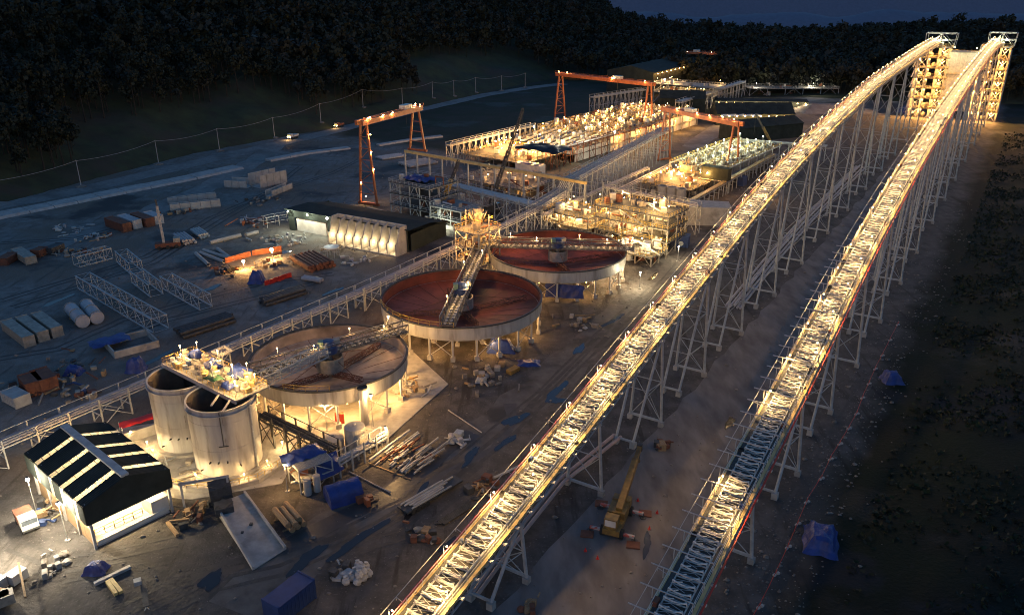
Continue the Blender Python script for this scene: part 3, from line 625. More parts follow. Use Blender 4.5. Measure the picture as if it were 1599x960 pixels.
    for k, q in enumerate((.18, .36, .64, .82)):
        p = b * (b0 + (b1 - b0) * q) + s * (1.6 if k % 2 else -1.6) + Z3 * (zt + 3.0)
        l = put(MB().tube((0, 0, -2), (0, 0, 0), .05, 5).mesh('lamp_post', 'galvanised'), 'lamp_post', t, p); bulb((0, 0, .08), 'bulb_warm', .11, l); light((0, 0, -.25), THICK_W * (.55 if Rr < 16 else 1), WARM, l, .15)
    under = []
    for k in range(8):
        a = 2 * math.pi * (k + .55) / 8; under.append((math.cos(a) * Rr * .86, math.sin(a) * Rr * .86, zb - 1.9))
    for p in under: light(p, UNDER_W * (1.9 if Rr < 16 else .8), (1, .54, .17), t, .3); bulb((p[0], p[1], p[2] + .5), 'bulb_amber', .16, t)
    return t
THICK_W, UNDER_W = 520, 620
T1, T2, T3 = (-35, 139.5), (-11.4, 170.6), (12.2, 204.2)
thickener(T1, 14.8, 8.0, 2.7, 'bare_floor', 'bare grey-floored thickener beside the twin storage tanks, smallest of the round basins', 52, -15.2, 17, 18, 'tank_plate', .9, (250, 290))
thickener(T2, 18.2, 8.0, 2.7, 'red_floor', 'red-floored thickener in the middle with its bridge running back to the lit tower', 6, -18.4, 31, 22, 'tank_plate', .35, (196, 276))
thickener(T3, 18.0, 8.0, 2.7, 'red_floor', 'red-floored thickener farthest from the tanks, with a blue sheet hung beneath it', 95, -20, 20, 22, 'tank_plate', .2, (20, 40))

p = at(606, 494, 10.5); floodlight(p, 900, 'floodlight on the gap between the grey thickener and the middle red one', WARM, 'bulb_warm', .2)
# central feed tower between the two red thickeners
ft = thing('feed_tower', 'tall open steel tower with glowing amber platforms between the two red thickeners', 'tower', (-9.2, 206.5, 0), RU)
for x in (-4.4, 0, 4.4):
    for y in (-4, 4): MB().beam((x, y, 0), (x, y, 13.5 if x else 17.5), .3).build('column', 'galvanised', ft)
mb = MB()
for z in (4.5, 9, 13):
    MB().box((0, 0, z), (9.6, 8.8, .2)).build('platform', 'grating', ft); MB().rail([(-4.7, -4.3, z), (4.7, -4.3, z), (4.7, 4.3, z), (-4.7, 4.3, z), (-4.7, -4.3, z)], 1.1, 1.6, .05).build('handrail', 'rail_yellow', ft)
    for x in (-4.4, 0): mb.beam((x, -4, z - 4.4), (x + 4.4, -4, z), .14); mb.beam((x, 4, z), (x + 4.4, 4, z - 4.4), .14)
    light((2.2, -2.5, z + 2.8), 700, AMBER, ft); light((-2.5, 2, z + 2.8), 700, AMBER, ft); bulb((2.2, -2.5, z + 3.1), 'bulb_amber', .14, ft)
    MB().cyl((-1.5, -1.0, z + .1), 1.2, 2.2, 12).build('feed_box', 'equipment', ft); MB().box((2.3, 1.6, z + .9), (1.8, 1.4, 1.5)).build('pump', 'rust', ft)
mb.build('cross_brace', 'galvanised', ft)
MB().lathe([(.01, 18.8), (1.0, 18.6), (1.3, 17.7), (1.3, 17.0), (.6, 15.2), (.01, 15.2)], 16).build('cyclone_pot', 'equipment', ft)
clutter_later = ft
for k in range(7):
    a = k * .9; MB().tube((math.cos(a) * 2.4, math.sin(a) * 2.4, 17.8), (math.cos(a) * 1.2, math.sin(a) * 1.2, 15.2), .3, 7, .14).build('cyclone', 'equipment', ft)
light((-3, -3, 17.5), 900, AMBER, ft); light((3.4, 1, 18.5), 500, AMBER, ft)
MB().rail([(-3, -3, 15.2), (3, -3, 15.2), (3, 3, 15.2), (-3, 3, 15.2), (-3, -3, 15.2)], 1.1, 1.5, .05).build('handrail', 'rail_yellow', ft)
o = tag(tarp_mesh(9.5, 3.5, 0, .12, 4).build('blue_sheet', 'blue_tarp'), 'blue sheet hung below the rim of the far red thickener', 'tarp'); p = at(881, 470, 0); o.location = (p.x, p.y, 2.6); o.rotation_euler = (R(86), 0, R(-10))
o = tag(draped((6, 4.4, 2.6), 5).build('tarp_mound', 'blue_tarp', None, True), 'dark blue covered mound under the middle red thickener', 'tarp'); o.location = at(782, 546, 0)

# ================================================================ twin storage tanks
def storage_tank(c, Rr, H, label, seed):
    t = thing('storage_tank', label, 'tank', (c.x, c.y, 0))
    for k in range(5):                                               # shell courses
        z0, z1 = .5 + (H - .5) * k / 5, .5 + (H - .5) * (k + 1) / 5; q = .03 * (k % 2)
        MB().lathe([(Rr + q, z0), (Rr + q, z1 - .004), (Rr - .12 + q, z1 - .004), (Rr - .12 + q, z0)], 72, closed=True).build('shell_course', 'tank_plate', t)
    MB().lathe([(Rr + .3, H - .8), (Rr + .3, H - .65), (Rr + .02, H - .65), (Rr + .02, H - .8)], 72, closed=True).build('wind_girder', 'tank_plate', t)
    MB().lathe([(Rr + .12, H - .02), (Rr + .12, H + .12), (Rr - .16, H + .12), (Rr - .16, H - .02)], 72, closed=True).build('rim_ring', 'tank_plate', t)
    MB().lathe([(Rr - .15, H * .55), (.01, H * .55)], 48).build('slurry_surface', 'tank_inside', t)
    MB().lathe([(Rr - .14, H * .55), (Rr - .14, H - .05)], 48).build('inner_lining', 'tank_inside', t)
    MB().lathe([(Rr + .9, 0), (Rr + .9, .5), (.01, .5)], 48).build('plinth', 'concrete', t)
    for a, z in ((-1.75, 3.3), (-1.5, 3.3), (-1.25, 3.3), (-2.1, 1.5), (-.9, 2.2)):
        e = Vector((math.cos(a), math.sin(a), 0)); MB().tube(e * (Rr - .05) + Z3 * z, e * (Rr + .45) + Z3 * z, .13, 8).build('nozzle', 'dark_steel', t)
    for k in range(4):
        a = R(20 + 90 * k); e = Vector((math.cos(a), math.sin(a), 0)); MB().box(e * (Rr - .45) + Z3 * (H * .75), (.9, .06, H * .48), a).build('baffle', 'tank_inside', t)
    return t
TF, TB = Vector((-47.1, 115.0, 0)), Vector((-56.2, 122.1, 0)); TR, THT = 5.3, 12.3
a = storage_tank(TF, TR, THT, 'open-topped steel storage tank nearest the shed, front one of the pair', 1)
a2 = Vector((.28, -.96, 0)); MB().beam(a2 * 5.45 + Z3 * 6.2, a2 * 5.45 + Z3 * 12.3, .12).beam(a2 * 5.45 + Vector((.7, .2, 6.2)), a2 * 5.45 + Vector((-.7, -.2, 6.2)), .12).build('down_pipe', 'dark_steel', a)
MB().tube((5.2, -1.8, .3), (5.2, -1.8, 12), .18, 8).build('drain_pipe', 'galvanised', a)
storage_tank(TB, TR, THT, 'open-topped steel storage tank standing behind its twin by the red awning', 2)
pf = thing('agitator_platform', 'floodlit steel platform with mixers, rails and blue sheets bridging the tops of the twin tanks', 'platform', ((TF + TB) / 2 + Z3 * 12.42), math.atan2((TF - TB).y, (TF - TB).x))
MB().box((-.6, 3.1, .45), (21.6, 6.2, .25)).build('deck', 'grating', pf); MB().box((-.6, 0, .35), (21.6, .25, .7)).build('edge_beam', 'precast', pf); MB().box((-.6, 6.3, .35), (21.6, .25, .6)).build('edge_beam', 'precast', pf)
MB().rail([(-11.3, .1, .55), (10.1, .1, .55), (10.1, 6.1, .55), (-11.3, 6.1, .55), (-11.3, .1, .55)], 1.1, 1.5, .04).build('handrail', 'rail_yellow', pf)
for i, (x, y) in enumerate(((-8, 2.5), (-6, 5), (-2.5, 2.2), (1.5, 4.4), (4.5, 2.6), (8.5, 3.0), (-10.5, 4.0), (6.5, 5.6))):
    m_ = MB().lathe([(.01, 2.2), (.45, 2.1), (.5, 1.3), (.75, 1.2), (.8, .6), (.01, .6)], 12, (x, y, 0)).build('mixer', 'equipment', pf); MB().box((x + .8, y, 1.0), (1.0, .6, .7), .3 * i).build('motor', 'blue_paint' if i % 3 == 0 else 'lamplit_yellow', m_)
    MB().box((x - .9, y + .6, .8), (.7, .9, .5), .5 * i).build('pump_base', 'equipment', pf)
for x, y, w_ in ((-9, 5.2, 2.4), (-3.2, 4.6, 2.8), (2.2, 6.0, 4.2), (5.6, 1.8, 2.2)):
    o = tarp_mesh(w_, w_ * .8, 1.3, .28, int(x * 7 + 99), 1.0, 7).build('blue_cover', 'blue_tarp', pf, True); o.location = (x, y, .55)
o = tarp_mesh(3.2, 2.0, 1.6, .2, 12, .6, 7).build('green_cover', 'green_paint', pf); o.location = (2.2, 1.4, .55)
mb = MB(); mb.path([(-1.2, 5.5, .5), (-1.2, 5.5, 3.9), (2.4, 1.2, 3.9), (2.4, 1.2, .5)], .1, 6); mb.path([(-1.2, 5.5, 3.9), (-3.4, 5.5, .5)], .08, 5); mb.build('hoist_frame', 'galvanised', pf)
mb = MB(); mb.path([(-4.6, 7.6, 1.4), (-4.6, 9.4, 1.6), (-7, 9.6, 1.6), (-7, 7.2, 1.4), (-4.6, 7.6, 1.4)], .3, 8); mb.build('pipe_loop', 'precast', pf)
for x in (6.5, 9.5): MB().beam((x, -.6, .7), (x + 2.2, -3.4, .7), .25).build('lid_beam', 'precast', pf)
for x, y in ((-10, 3), (-6.8, 1.2), (-3, 5.8), (0, 2.6), (3.5, 4.2), (7, 2.0), (9.4, 4.4), (-9, 5.6), (5, 6), (9, 1)): light((x, y, 3.0), 480, WARM, pf, .2); bulb((x, y, 3.3), 'bulb_warm', .12, pf); MB().tube((x, y, .5), (x, y, 3.2), .04, 4).build('lamp_post', 'galvanised', pf)
br = thing('pipe_bridge', 'pipe bridge carrying pipes from the tank platform to the nearest thickener', 'pipe bridge', (-44, 123.5, 9.6), R(53))
truss(MB(), (0, 0, 0), (15, 0, .2), 2.4, 1.8, 7, .12).build('bridge_truss', 'frame_steel', br)
for k in (-.7, 0, .7): MB().tube((-1, k, .5), (16, k, .7), .2, 8).build('pipe', 'precast', br)
for px_, py_, L_, pw, mat, c_ in ((104, 671, 'bright floodlight on a mast behind the dark roofed shed', 900, 'bulb_warm', WARM), (444, 725, 'floodlight beside the front storage tank and blue-sheeted skid', 800, 'bulb_warm', WARM), (602, 667, 'floodlight beside the small white tanks below the nearest thickener', 1700, 'bulb_warm', WARM), (507, 634, 'floodlight hanging at the near rim of the grey thickener', 700, 'bulb_warm', WARM), (579, 617, 'floodlight by the stack pipe beside the grey thickener', 900, 'bulb_warm', WARM)):
    p = at(px_, py_, 5.0 if py_ > 630 else 6.5); floodlight(p, pw, L_, c_, mat, .22)
wl = {(-57, 108): 'nearest the shed roof', (-62.5, 119): 'at the left foot of the back tank', (-50.8, 109.6): 'at the front tank\'s left foot', (-43.0, 109.6): 'by the right bend of the curved railing', (-66, 121): 'beside the red awning', (-50.8, 120.4): 'in the gap between both tanks', (-47.2, 108.3): 'before the front tank\'s middle', (-40.4, 113.5): 'at the front tank\'s right foot', (-60.6, 116.8): 'before the back tank, left of the gap'}
for x, y, z, wv in ((-57, 108, 1.3, 500), (-62.5, 119, 1.2, 520), (-50.8, 109.6, 1.0, 430), (-43.0, 109.6, 1.0, 430), (-66, 121, 2.0, 520), (-50.8, 120.4, 1.4, 420), (-47.2, 108.3, 1.0, 430), (-40.4, 113.5, 1.0, 430), (-60.6, 116.8, 1.0, 520)):
    t = thing('work_light', 'low work light by the twin tanks, %s' % wl[(x, y)], 'work light', (x, y, 0), 0, 'low work lights around the twin tanks')
    MB().tube((0, 0, 0), (0, 0, z), .05, 5).build('stand', 'galvanised', t); bulb((0, 0, z + .2), 'bulb_amber', .13, t); light((0, 0, z + .1), wv * .5, (1, .6, .22), t, .15)
for x, y, z, wv, lab in ((-59.5, 106.0, 2.2, 480, 'floodlit mast in the pipe yard right behind the shed'), (-63.5, 111.5, 2.2, 480, 'floodlit mast in the pipe yard by the back tank'), (-54.8, 104.6, 1.9, 360, 'floodlit mast at the right rear corner of the shed'), (-39.2, 118.5, 1.8, 260, 'small floodlight mast at the right side of the front tank')):
    floodlight((x, y, z), wv, lab, (1, .66, .27), 'bulb_warm', .16)
# bund wall, rails, portal frame and clutter around the tanks
bw = thing('bund_wall', 'low concrete bund wall with yellow railing curving round the front tank', 'wall', (TF.x, TF.y, 0))
pts = [(-9, -6.5, 0), (-4, -8.6, 0), (1.5, -8.8, 0), (6.6, -6.3, 0), (9.5, -1.5, 0), (11.5, 4, 0)]
mb = MB()
for p, q in zip(pts[:-1], pts[1:]): mb.beam(Vector(p) + Z3 * .4, Vector(q) + Z3 * .4, .3, .8)
mb.build('wall', 'concrete', bw); MB().rail([Vector(p) + Z3 * .8 for p in pts], 1.1, 1.4, .05).build('handrail', 'rail_yellow', bw)
pfm = thing('portal_frame', 'white portal frame standing in front of the front tank', 'frame', at(325, 790, 0), R(18)); MB().beam((-3.3, 0, 0), (-3.3, 0, 4.6), .3).build('post', 'precast', pfm); MB().beam((3.3, 0, 0), (3.3, 0, 4.6), .3).build('post', 'precast', pfm); MB().beam((-3.6, 0, 4.7), (3.6, 0, 4.7), .3).build('beam', 'precast', pfm)
rr = random.Random(5)
for i, (x, y, L_, a_, lab) in enumerate(((-55, 106.5, 5, 40, 'white pipe length lying between the shed and the tanks'), (-53.5, 109.5, 7, 38, 'large white pipe leading into the back of the front tank'), (-60, 112.5, 6, 52, 'pale pipe lying beside the back tank plinth'))):
    t = tag(MB().tube((-L_ / 2, 0, .5), (L_ / 2, 0, .5), .35, 10).build('pipe_length', 'precast'), lab, 'pipe'); t.location = (x, y, 0); t.rotation_euler = (0, 0, R(a_))
cl = thing('pipe_manifold', 'tangle of pipes, valves and pumps on the lit slab behind the shed', 'pipework', (-60, 108.5, 0), R(38))
for k in range(26):
    x, y = rr.uniform(-5, 9), rr.uniform(-3.6, 3.6); q = rr.random()
    if q < .45: MB().tube((x, y, .5), (x + rr.uniform(1, 3), y + rr.uniform(-.4, .4), .5), rr.uniform(.08, .2), 7).build('pipe', 'galvanised', cl)
    elif q < .75: MB().box((x, y, .5), (rr.uniform(.6, 1.3), rr.uniform(.5, 1), rr.uniform(.7, 1.1)), rr.random()).build('pump', 'equipment', cl)
    else: MB().tube((x, y, 0), (x, y, rr.uniform(1, 2.4)), .1, 6).build('valve_stem', 'galvanised', cl)
aw = thing('awning', 'sagging bright red awning stretched on a frame left of the back tank', 'awning', at(225, 672, 0), R(38)); o = tarp_mesh(7.5, 2.4, 2.6, .14, 3, .3).build('awning_cloth', 'red_vinyl', aw, True)
for x in (-3.6, 3.6):
    for y in (-1.1, 1.1): MB().tube((x, y, 0), (x, y, 2.5), .06, 5).build('post', 'galvanised', aw)
ww = tag(MB().box((0, 0, 1), (9, .4, 2)).build('retaining_wall', 'concrete'), 'low tan retaining wall lit amber beside the back tank', 'wall'); ww.location = at(205, 690, 0); ww.rotation_euler = (0, 0, R(40))

# ================================================================ the shed with skylights
SA = R(41); sx = Vector((math.sin(SA), math.cos(SA), 0)); sy = Vector((-math.cos(SA), math.sin(SA), 0))     # local x across the front, y to the back
sh = thing('shed', 'dark roofed open shed with rows of lit skylight strips and a bright interior', 'shed', (-58.9, 92.8, 0), math.atan2(sx.y, sx.x))
W_, L_, E_, K_, RG = 11.4, 20.0, 7.6, 4.4, 9.5
for y in (0, 5, 10, 15, 20):
    for x in (0, W_): MB().beam((x, y, 0), (x, y, E_), .35).build('column', 'precast', sh)
    MB().beam((0, y, E_ - .3), (W_ / 2, y, RG - .3), .25, .35).beam((W_ / 2, y, RG - .3), (W_, y, E_ - .3), .25, .35).build('rafter', 'frame_steel', sh)
bands = []; yb = -.4
for ys_ in (1.6, 6.2, 10.2, 15.4): bands += [(yb, ys_, 0), (ys_, ys_ + 1.25, 1)]; yb = ys_ + 1.25
bands.append((yb, L_ + .4, 0))
for y0, y1, k in bands:
    for sgn, xa, xb in ((-1, -.5, W_ / 2), (1, W_ + .5, W_ / 2)):
        za, zb_ = E_ - .16 + .01 * k, RG
        if k == 0:
            nn_ = max(2, round((y1 - y0) / .22)); mb, mc_ = MB(), MB()          # corrugated sheets
            for e_ in (0, -.09): mb.add([p for j in range(nn_ + 1) for p in ((xa, y0 + (y1 - y0) * j / nn_, za + e_ + .07 * (j % 2)), (xb, y0 + (y1 - y0) * j / nn_, zb_ + e_ + .07 * (j % 2)))], [(2 * j, 2 * j + 1, 2 * j + 3, 2 * j + 2) for j in range(nn_)])
            for e_ in (0, .1): mc_.add([p for j in range(nn_ + 1) for p in ((xa + sgn * (e_ + .05 * (j % 2)), y0 + (y1 - y0) * j / nn_, K_), (xa + sgn * (e_ + .05 * (j % 2)), y0 + (y1 - y0) * j / nn_, E_ - .18))], [(2 * j, 2 * j + 1, 2 * j + 3, 2 * j + 2) for j in range(nn_)])
            mb.build('roof_sheet', 'dark_cladding', sh); mc_.build('side_cladding', 'dark_cladding', sh)
        else:
            for j in range(6):
                q0, q1 = (j + .04) / 6, (j + .96) / 6; A = lambda q, y: (xa + (xb - xa) * q, y, za + (zb_ - za) * q + .02)
                MB().quad(A(q0, y0 + .05), A(q1, y0 + .05), A(q1, y1 - .05), A(q0, y1 - .05)).build('skylight_pane', 'skylight_sheet', sh)
            MB().beam((xa, y0, za), (xb, y0, zb_), .1, .16).beam((xa, y1, za), (xb, y1, zb_), .1, .16).build('skylight_frame', 'dark_cladding', sh)
            MB().box((xa + sgn * .06, (y0 + y1) / 2, (E_ + K_) / 2 - .1), (.06, y1 - y0, E_ - K_ - .1)).build('side_light', 'skylight_sheet', sh)
MB().box((W_ / 2, L_ / 2, RG + .12), (1.1, L_ + .8, .35)).build('ridge_vent', 'frame_steel', sh)
for y in (-.46, L_ + .46):
    MB().add([(-.5, y, K_), (W_ + .5, y, K_), (W_ + .5, y, E_ - .1), (W_ / 2, y, RG), (-.5, y, E_ - .1), (-.5, y + .1, K_), (W_ + .5, y + .1, K_), (W_ + .5, y + .1, E_ - .1), (W_ / 2, y + .1, RG), (-.5, y + .1, E_ - .1)], [(0, 1, 2, 3, 4), (9, 8, 7, 6, 5), (0, 5, 6, 1), (1, 6, 7, 2), (2, 7, 8, 3), (3, 8, 9, 4), (4, 9, 5, 0)]).build('gable_cladding', 'dark_cladding', sh)
MB().box((W_ / 2, L_ / 2, .12), (W_ - .6, L_ - .4, .24)).build('floor_slab', 'precast', sh); MB().box((W_ / 2, .35, .55), (W_ - .9, .25, .7)).build('kerb_wall', 'white_sheet', sh)
for k in range(6): MB().box((.2, 1.6 + k * 3.3, 1.3), (.15, 3.2, 2.6)).build('side_panel', 'timber', sh)
MB().box((W_ - 1.4, 2.2, 1.5), (2.6, 3.4, 2.6)).build('white_plant_box', 'white_sheet', sh)
for k in range(7): x, y = rr.uniform(2, W_ - 3.5), rr.uniform(3, 16); MB().box((x, y, .9), (rr.uniform(.8, 2), rr.uniform(.8, 2.4), rr.uniform(.8, 1.6)), rr.random()).build('machine', 'equipment', sh)
MB().rail([(1, 2.4, .3), (8, 2.4, .3)], 1.1, 1.2, .06).build('handrail', 'rail_yellow', sh)
for x, y in ((3, 3), (8.5, 3), (5.7, 10), (5.7, 16)): light((x, y, 5.2), 1500, (1, .76, .42), sh, .4); bulb((x, y, 5.6), 'bulb_warm', .2, sh)
for px_, py_, wv, lab in ((43, 748, 2600, 'dazzling white floodlight on the back corner of the shed eave'), (91, 786, 3200, 'dazzling white floodlight midway along the shed eave')):
    p = at(px_, py_, 6.4); floodlight(p, wv, lab, COOL, 'bulb_white', .3)
p = at(-22, 842, 5.0); floodlight(p, 3600, 'floodlight on a mast at the edge of the bright gravel yard', COOL, 'bulb_white', .3)
# ================================================================ plant blocks
def uv(u, v, z=0.0): return U * u + V * v + Z3 * z
def pipe_rack(label, p, q, z, wd, npipe, step, mat, post='frame_steel', deck=None, rails=True, diag=True, group=None, cat='pipe rack', brace_h=1.0):
    p, q = Vector(p), Vector(q); d = q - p; L = d.length; t = thing('pipe_rack', label, cat, (p.x, p.y, 0), math.atan2(d.y, d.x), group); n = max(2, round(L / step)); zz = lambda k: p.z + (q.z - p.z) * k / n
    for k in range(n + 1):
        x = L * k / n; mb = MB()
        for s in (-1, 1): mb.beam((x, s * wd / 2, 0), (x, s * wd / 2, zz(k) + (1.3 if rails else .2)), .24)
        mb.beam((x, -wd / 2, zz(k) - .2), (x, wd / 2, zz(k) - .2), .22)
        if zz(k) > 3.6: mb.beam((x, -wd / 2, zz(k) * .5), (x, wd / 2, zz(k) * .5), .18)
        mb.build('post_frame', post, t)
    for s in (-1, 1): MB().beam((0, s * wd / 2, p.z - .2), (L, s * wd / 2, q.z - .2), .16, .24).build('side_beam', post, t)
    if diag:
        for k in range(0, n, 2):
            for s in (-1, 1): mb = MB(); mb.beam((L * k / n, s * wd / 2, .1), (L * (k + 1) / n, s * wd / 2, zz(k) - .4), .12); mb.beam((L * (k + 1) / n, s * wd / 2, .1), (L * k / n, s * wd / 2, zz(k) - .4), .12); mb.build('diagonal_brace', post, t)
    for k in range(npipe):
        y = -wd / 2 + .45 + (wd - .9) * k / max(1, npipe - 1); r = (.16, .24, .13, .2)[k % 4]
        MB().tube((-.5, y, p.z + r - .05), (L + .5, y, q.z + r - .05), r, 8).build('pipe', mat, t)
    if deck: MB().add([(0, -wd / 2, p.z + .55), (L, -wd / 2, q.z + .55), (L, wd / 2, q.z + .55), (0, wd / 2, p.z + .55), (0, -wd / 2, p.z + .45), (L, -wd / 2, q.z + .45), (L, wd / 2, q.z + .45), (0, wd / 2, p.z + .45)], [(0, 1, 2, 3), (7, 6, 5, 4), (0, 4, 5, 1), (3, 2, 6, 7)]).build('cover_sheet', deck, t)
    if rails:
        mb = MB()
        for s in (-1, 1): mb.beam((0, s * wd / 2, p.z + 1.25), (L, s * wd / 2, q.z + 1.25), .1)
        mb.build('top_rail', post, t)
    return t
pipe_rack('long pipe rack carrying pipes past the twin tanks and the three thickeners', at(-60, 718, 4), at(560, 456, 4.6), 4, 3.2, 5, 5.5, 'pipe_grey', 'galvanised')
pipe_rack('continuation of the pipe rack between the red thickeners and the dark hall', at(562, 455, 4.6), at(800, 345, 6.5), 5, 3.2, 5, 5.5, 'pipe_grey', 'galvanised')
pipe_rack('pipe rack leading from the far red thickener towards the lit plant', at(800, 345, 6.5), at(880, 305, 8), 7, 3.2, 4, 5, 'pipe_grey', 'galvanised')
pipe_rack('silver covered pipe rack below the idle mobile crane booms', at(708, 290, 8), at(838, 321, 7.5), 8, 4.6, 6, 5, 'galvanised', 'frame_steel', 'galvanised', True, True)
# main rack stepping up between the flotation hall and the greenish block
A0, A1, A2, A3 = at(838, 321, 8), at(880, 296, 8.5), at(893, 279, 12), at(1040, 200, 12)
pipe_rack('low end of the twin pipe rack beside the silver rack', A0, A1, 8, 6, 8, 5, 'galvanised')
pipe_rack('raised twin pipe rack running between the two lit flotation blocks', A2, A3, 12, 6, 8, 5.5, 'galvanised')
st = thing('pipe_riser', 'sloping bundle of pipes where the twin rack steps up', 'pipework', A1, 0)
for k in range(8):
    o = V * (-2.5 + k * .72); MB().path([o, o + (A2 - A1) * .5 + Z3 * .9, o + (A2 - A1)], .2, 7).build('pipe', 'galvanised', st)
pipe_rack('lower pipe rack parallel to the raised twin rack', at(850, 335, 7), at(1010, 262, 7), 7, 2.2, 3, 6, 'pipe_grey', 'frame_steel', None, False, True)
pipe_rack('dark pipe bridge reaching from the greenish block to the racks', at(965, 297, 6), at(1045, 258, 6), 6, 2, 2, 6, 'pipe_grey', 'frame_steel', None, False, False)
pipe_rack('pipe rack crossing behind the tiered plant towards the left conveyor', at(945, 290, 10), at(1092, 322, 9), 10, 2.6, 3, 5, 'pipe_grey', 'galvanised')
pipe_rack('yellow pipe run on trestles along the edge of the greenish block', at(1062, 324, 5), at(1208, 242, 4), 5, 1.6, 2, 5, 'lamplit_yellow', 'frame_steel', 'lamplit_yellow', False, False)
pipe_rack('elevated walkway on posts along the left side of the flotation block', at(700, 227, 9), at(832, 196, 9), 9, 2.6, 2, 4, 'galvanised', 'galvanised', 'grating')
pipe_rack('elevated walkway on posts along the right side of the flotation block', at(856, 238, 7.5), at(1036, 190, 7.5), 7.5, 2.4, 2, 5, 'rust', 'rust', 'grating')
pipe_rack('far pipe rack crossing the site beyond the greenish block', at(1150, 218, 7), at(1290, 228, 7), 7, 3, 4, 7, 'galvanised', 'galvanised', None, False, False)
pipe_rack('high open rack behind the flotation block', at(925, 152, 10), at(1005, 140, 10), 10, 4, 3, 4, 'galvanised', 'galvanised')
pipe_rack('far rack climbing away beyond the plant', at(1060, 160, 9), at(1160, 128, 9), 9, 4, 3, 6, 'galvanised', 'galvanised', 'frame_steel')
# gantry crane rail
G0, G1, G2 = at(632, 236, 13), at(830, 272, 12), at(905, 292, 10)
rb = thing('crane_rail_beam', 'long yellow-topped crane rail beam on columns below the left gantry crane', 'rail beam', (G0.x, G0.y, 0), math.atan2((G1 - G0).y, (G1 - G0).x)); L_ = (G1 - G0).length
MB().beam((0, 0, 13), (L_ + 22, 0, 12), .9, 1.0).build('beam', 'lamplit_yellow', rb)
for k in range(14): MB().beam((k * 6.2, 0, 0), (k * 6.2, 0, 12.3), .5).build('column', 'frame_steel', rb)

def gantry(label, a, b, za, zb_, top, spread_a, spread_b, lampx, cab, full=True):
    """two A-shaped legs and a twin girder; a and b are the two leg positions"""
    a, b = Vector(a), Vector(b); d = b - a; L = d.length; t = thing('gantry_crane', label, 'gantry crane', (a.x, a.y, 0), math.atan2(d.y, d.x))
    for x, z0, sp, lat in ((0, za, spread_a, True), (L, zb_, spread_b, False)):
        for s in (-1, 1): MB().beam((x, s * sp / 2, z0), (x, s * 1.3, top - 1), .6, .7).build('leg', 'orange_paint', t)
        MB().beam((x, -sp / 2 - .8, z0 + .5), (x, sp / 2 + .8, z0 + .5), .7, .8).build('bogie_beam', 'orange_paint', t)
        mb = MB(); n = max(2, round((top - z0) / 4.2))
        for k in range(1, n):
            q = k / n; w_ = (sp / 2) * (1 - q) + 1.3 * q; z = z0 + (top - 1 - z0) * q; mb.beam((x, -w_, z), (x, w_, z), .22)
            if lat and k < n: q2 = (k + 1) / n; w2 = (sp / 2) * (1 - q2) + 1.3 * q2; z2 = z0 + (top - 1 - z0) * q2; mb.beam((x, -w_ if k % 2 else w_, z), (x, w2 if k % 2 else -w2, z2), .16)
        mb.build('leg_brace', 'orange_paint', t)
    for s in (-1.3, 1.3): MB().beam((-2.5, s, top), (L + 2.5, s, top), .8, 1.7).build('girder', 'orange_paint', t)
    MB().rail([(-2.5, -1.9, top + .85), (L + 2.5, -1.9, top + .85)], 1.0, 2.2, .05).build('handrail', 'orange_paint', t)
    MB().box((L * cab, 0, top + 1.6), (5.0, 2.6, 1.5)).build('trolley', 'white_sheet', t); MB().tube((L * cab, 0, top), (L * cab, 0, top - 5), .06, 5).build('hoist_rope', 'dark_steel', t)
    for x, s, z in lampx: bulb((L * x, s, z), 'bulb_warm', .2, t); light((L * x, s, z - .5), 260, WARM, t, .2)
    return t
ga, gb = at(576, 320, 0), at(652, 236, 13); gb.z = 0
gantry('orange gantry crane at the left with a tall ladder-braced leg dotted with lamps', ga, gb, 0, 13, 29, 7.2, 7.0, [(0, -2.0, 30.4), (.06, -1.6, 30.5), (.28, -2.0, 30.2), (.45, -2, 30.2), (.9, -1.5, 30.6), (1.02, -1.5, 30.4), (1.06, 1.3, 30.4), (0, -2.6, 25), (0, 1.8, 22), (0, -2.6, 19), (0, 2.2, 16), (0, -3.2, 13), (0, 2.6, 8), (0, -3.0, 5), (0, 1.0, 3)], .8)
gantry('large orange gantry crane spanning the rear of the flotation block', at(874, 188, 0), at(1010, 210, 0), 0, 0, 25, 9, 9, [(0, -1.5, 26.6), (.1, -1.5, 26.6), (.97, -2, 26.6), (.62, -2, 26.4)], .66)
gantry('orange gantry crane spanning the greenish-lit flotation block', at(1037, 250, 0), at(1141, 280, 0), 0, 0, 22, 6.5, 7.5, [(.2, -2, 23.4), (.5, -2, 23.4), (.68, -2, 23.4), (.85, -1.5, 23.8), (1.0, -1.5, 23.8), (1.03, 1.2, 22.5)], .35)
g4 = at(1098, 118, 0); gantry('small far orange gantry crane with white lamps in front of the forest', at(1066, 124, 0), at(1112, 126, 0), 0, 0, 20, 6, 6, [(.1, -1.5, 21), (.9, -1.5, 21)], .4)

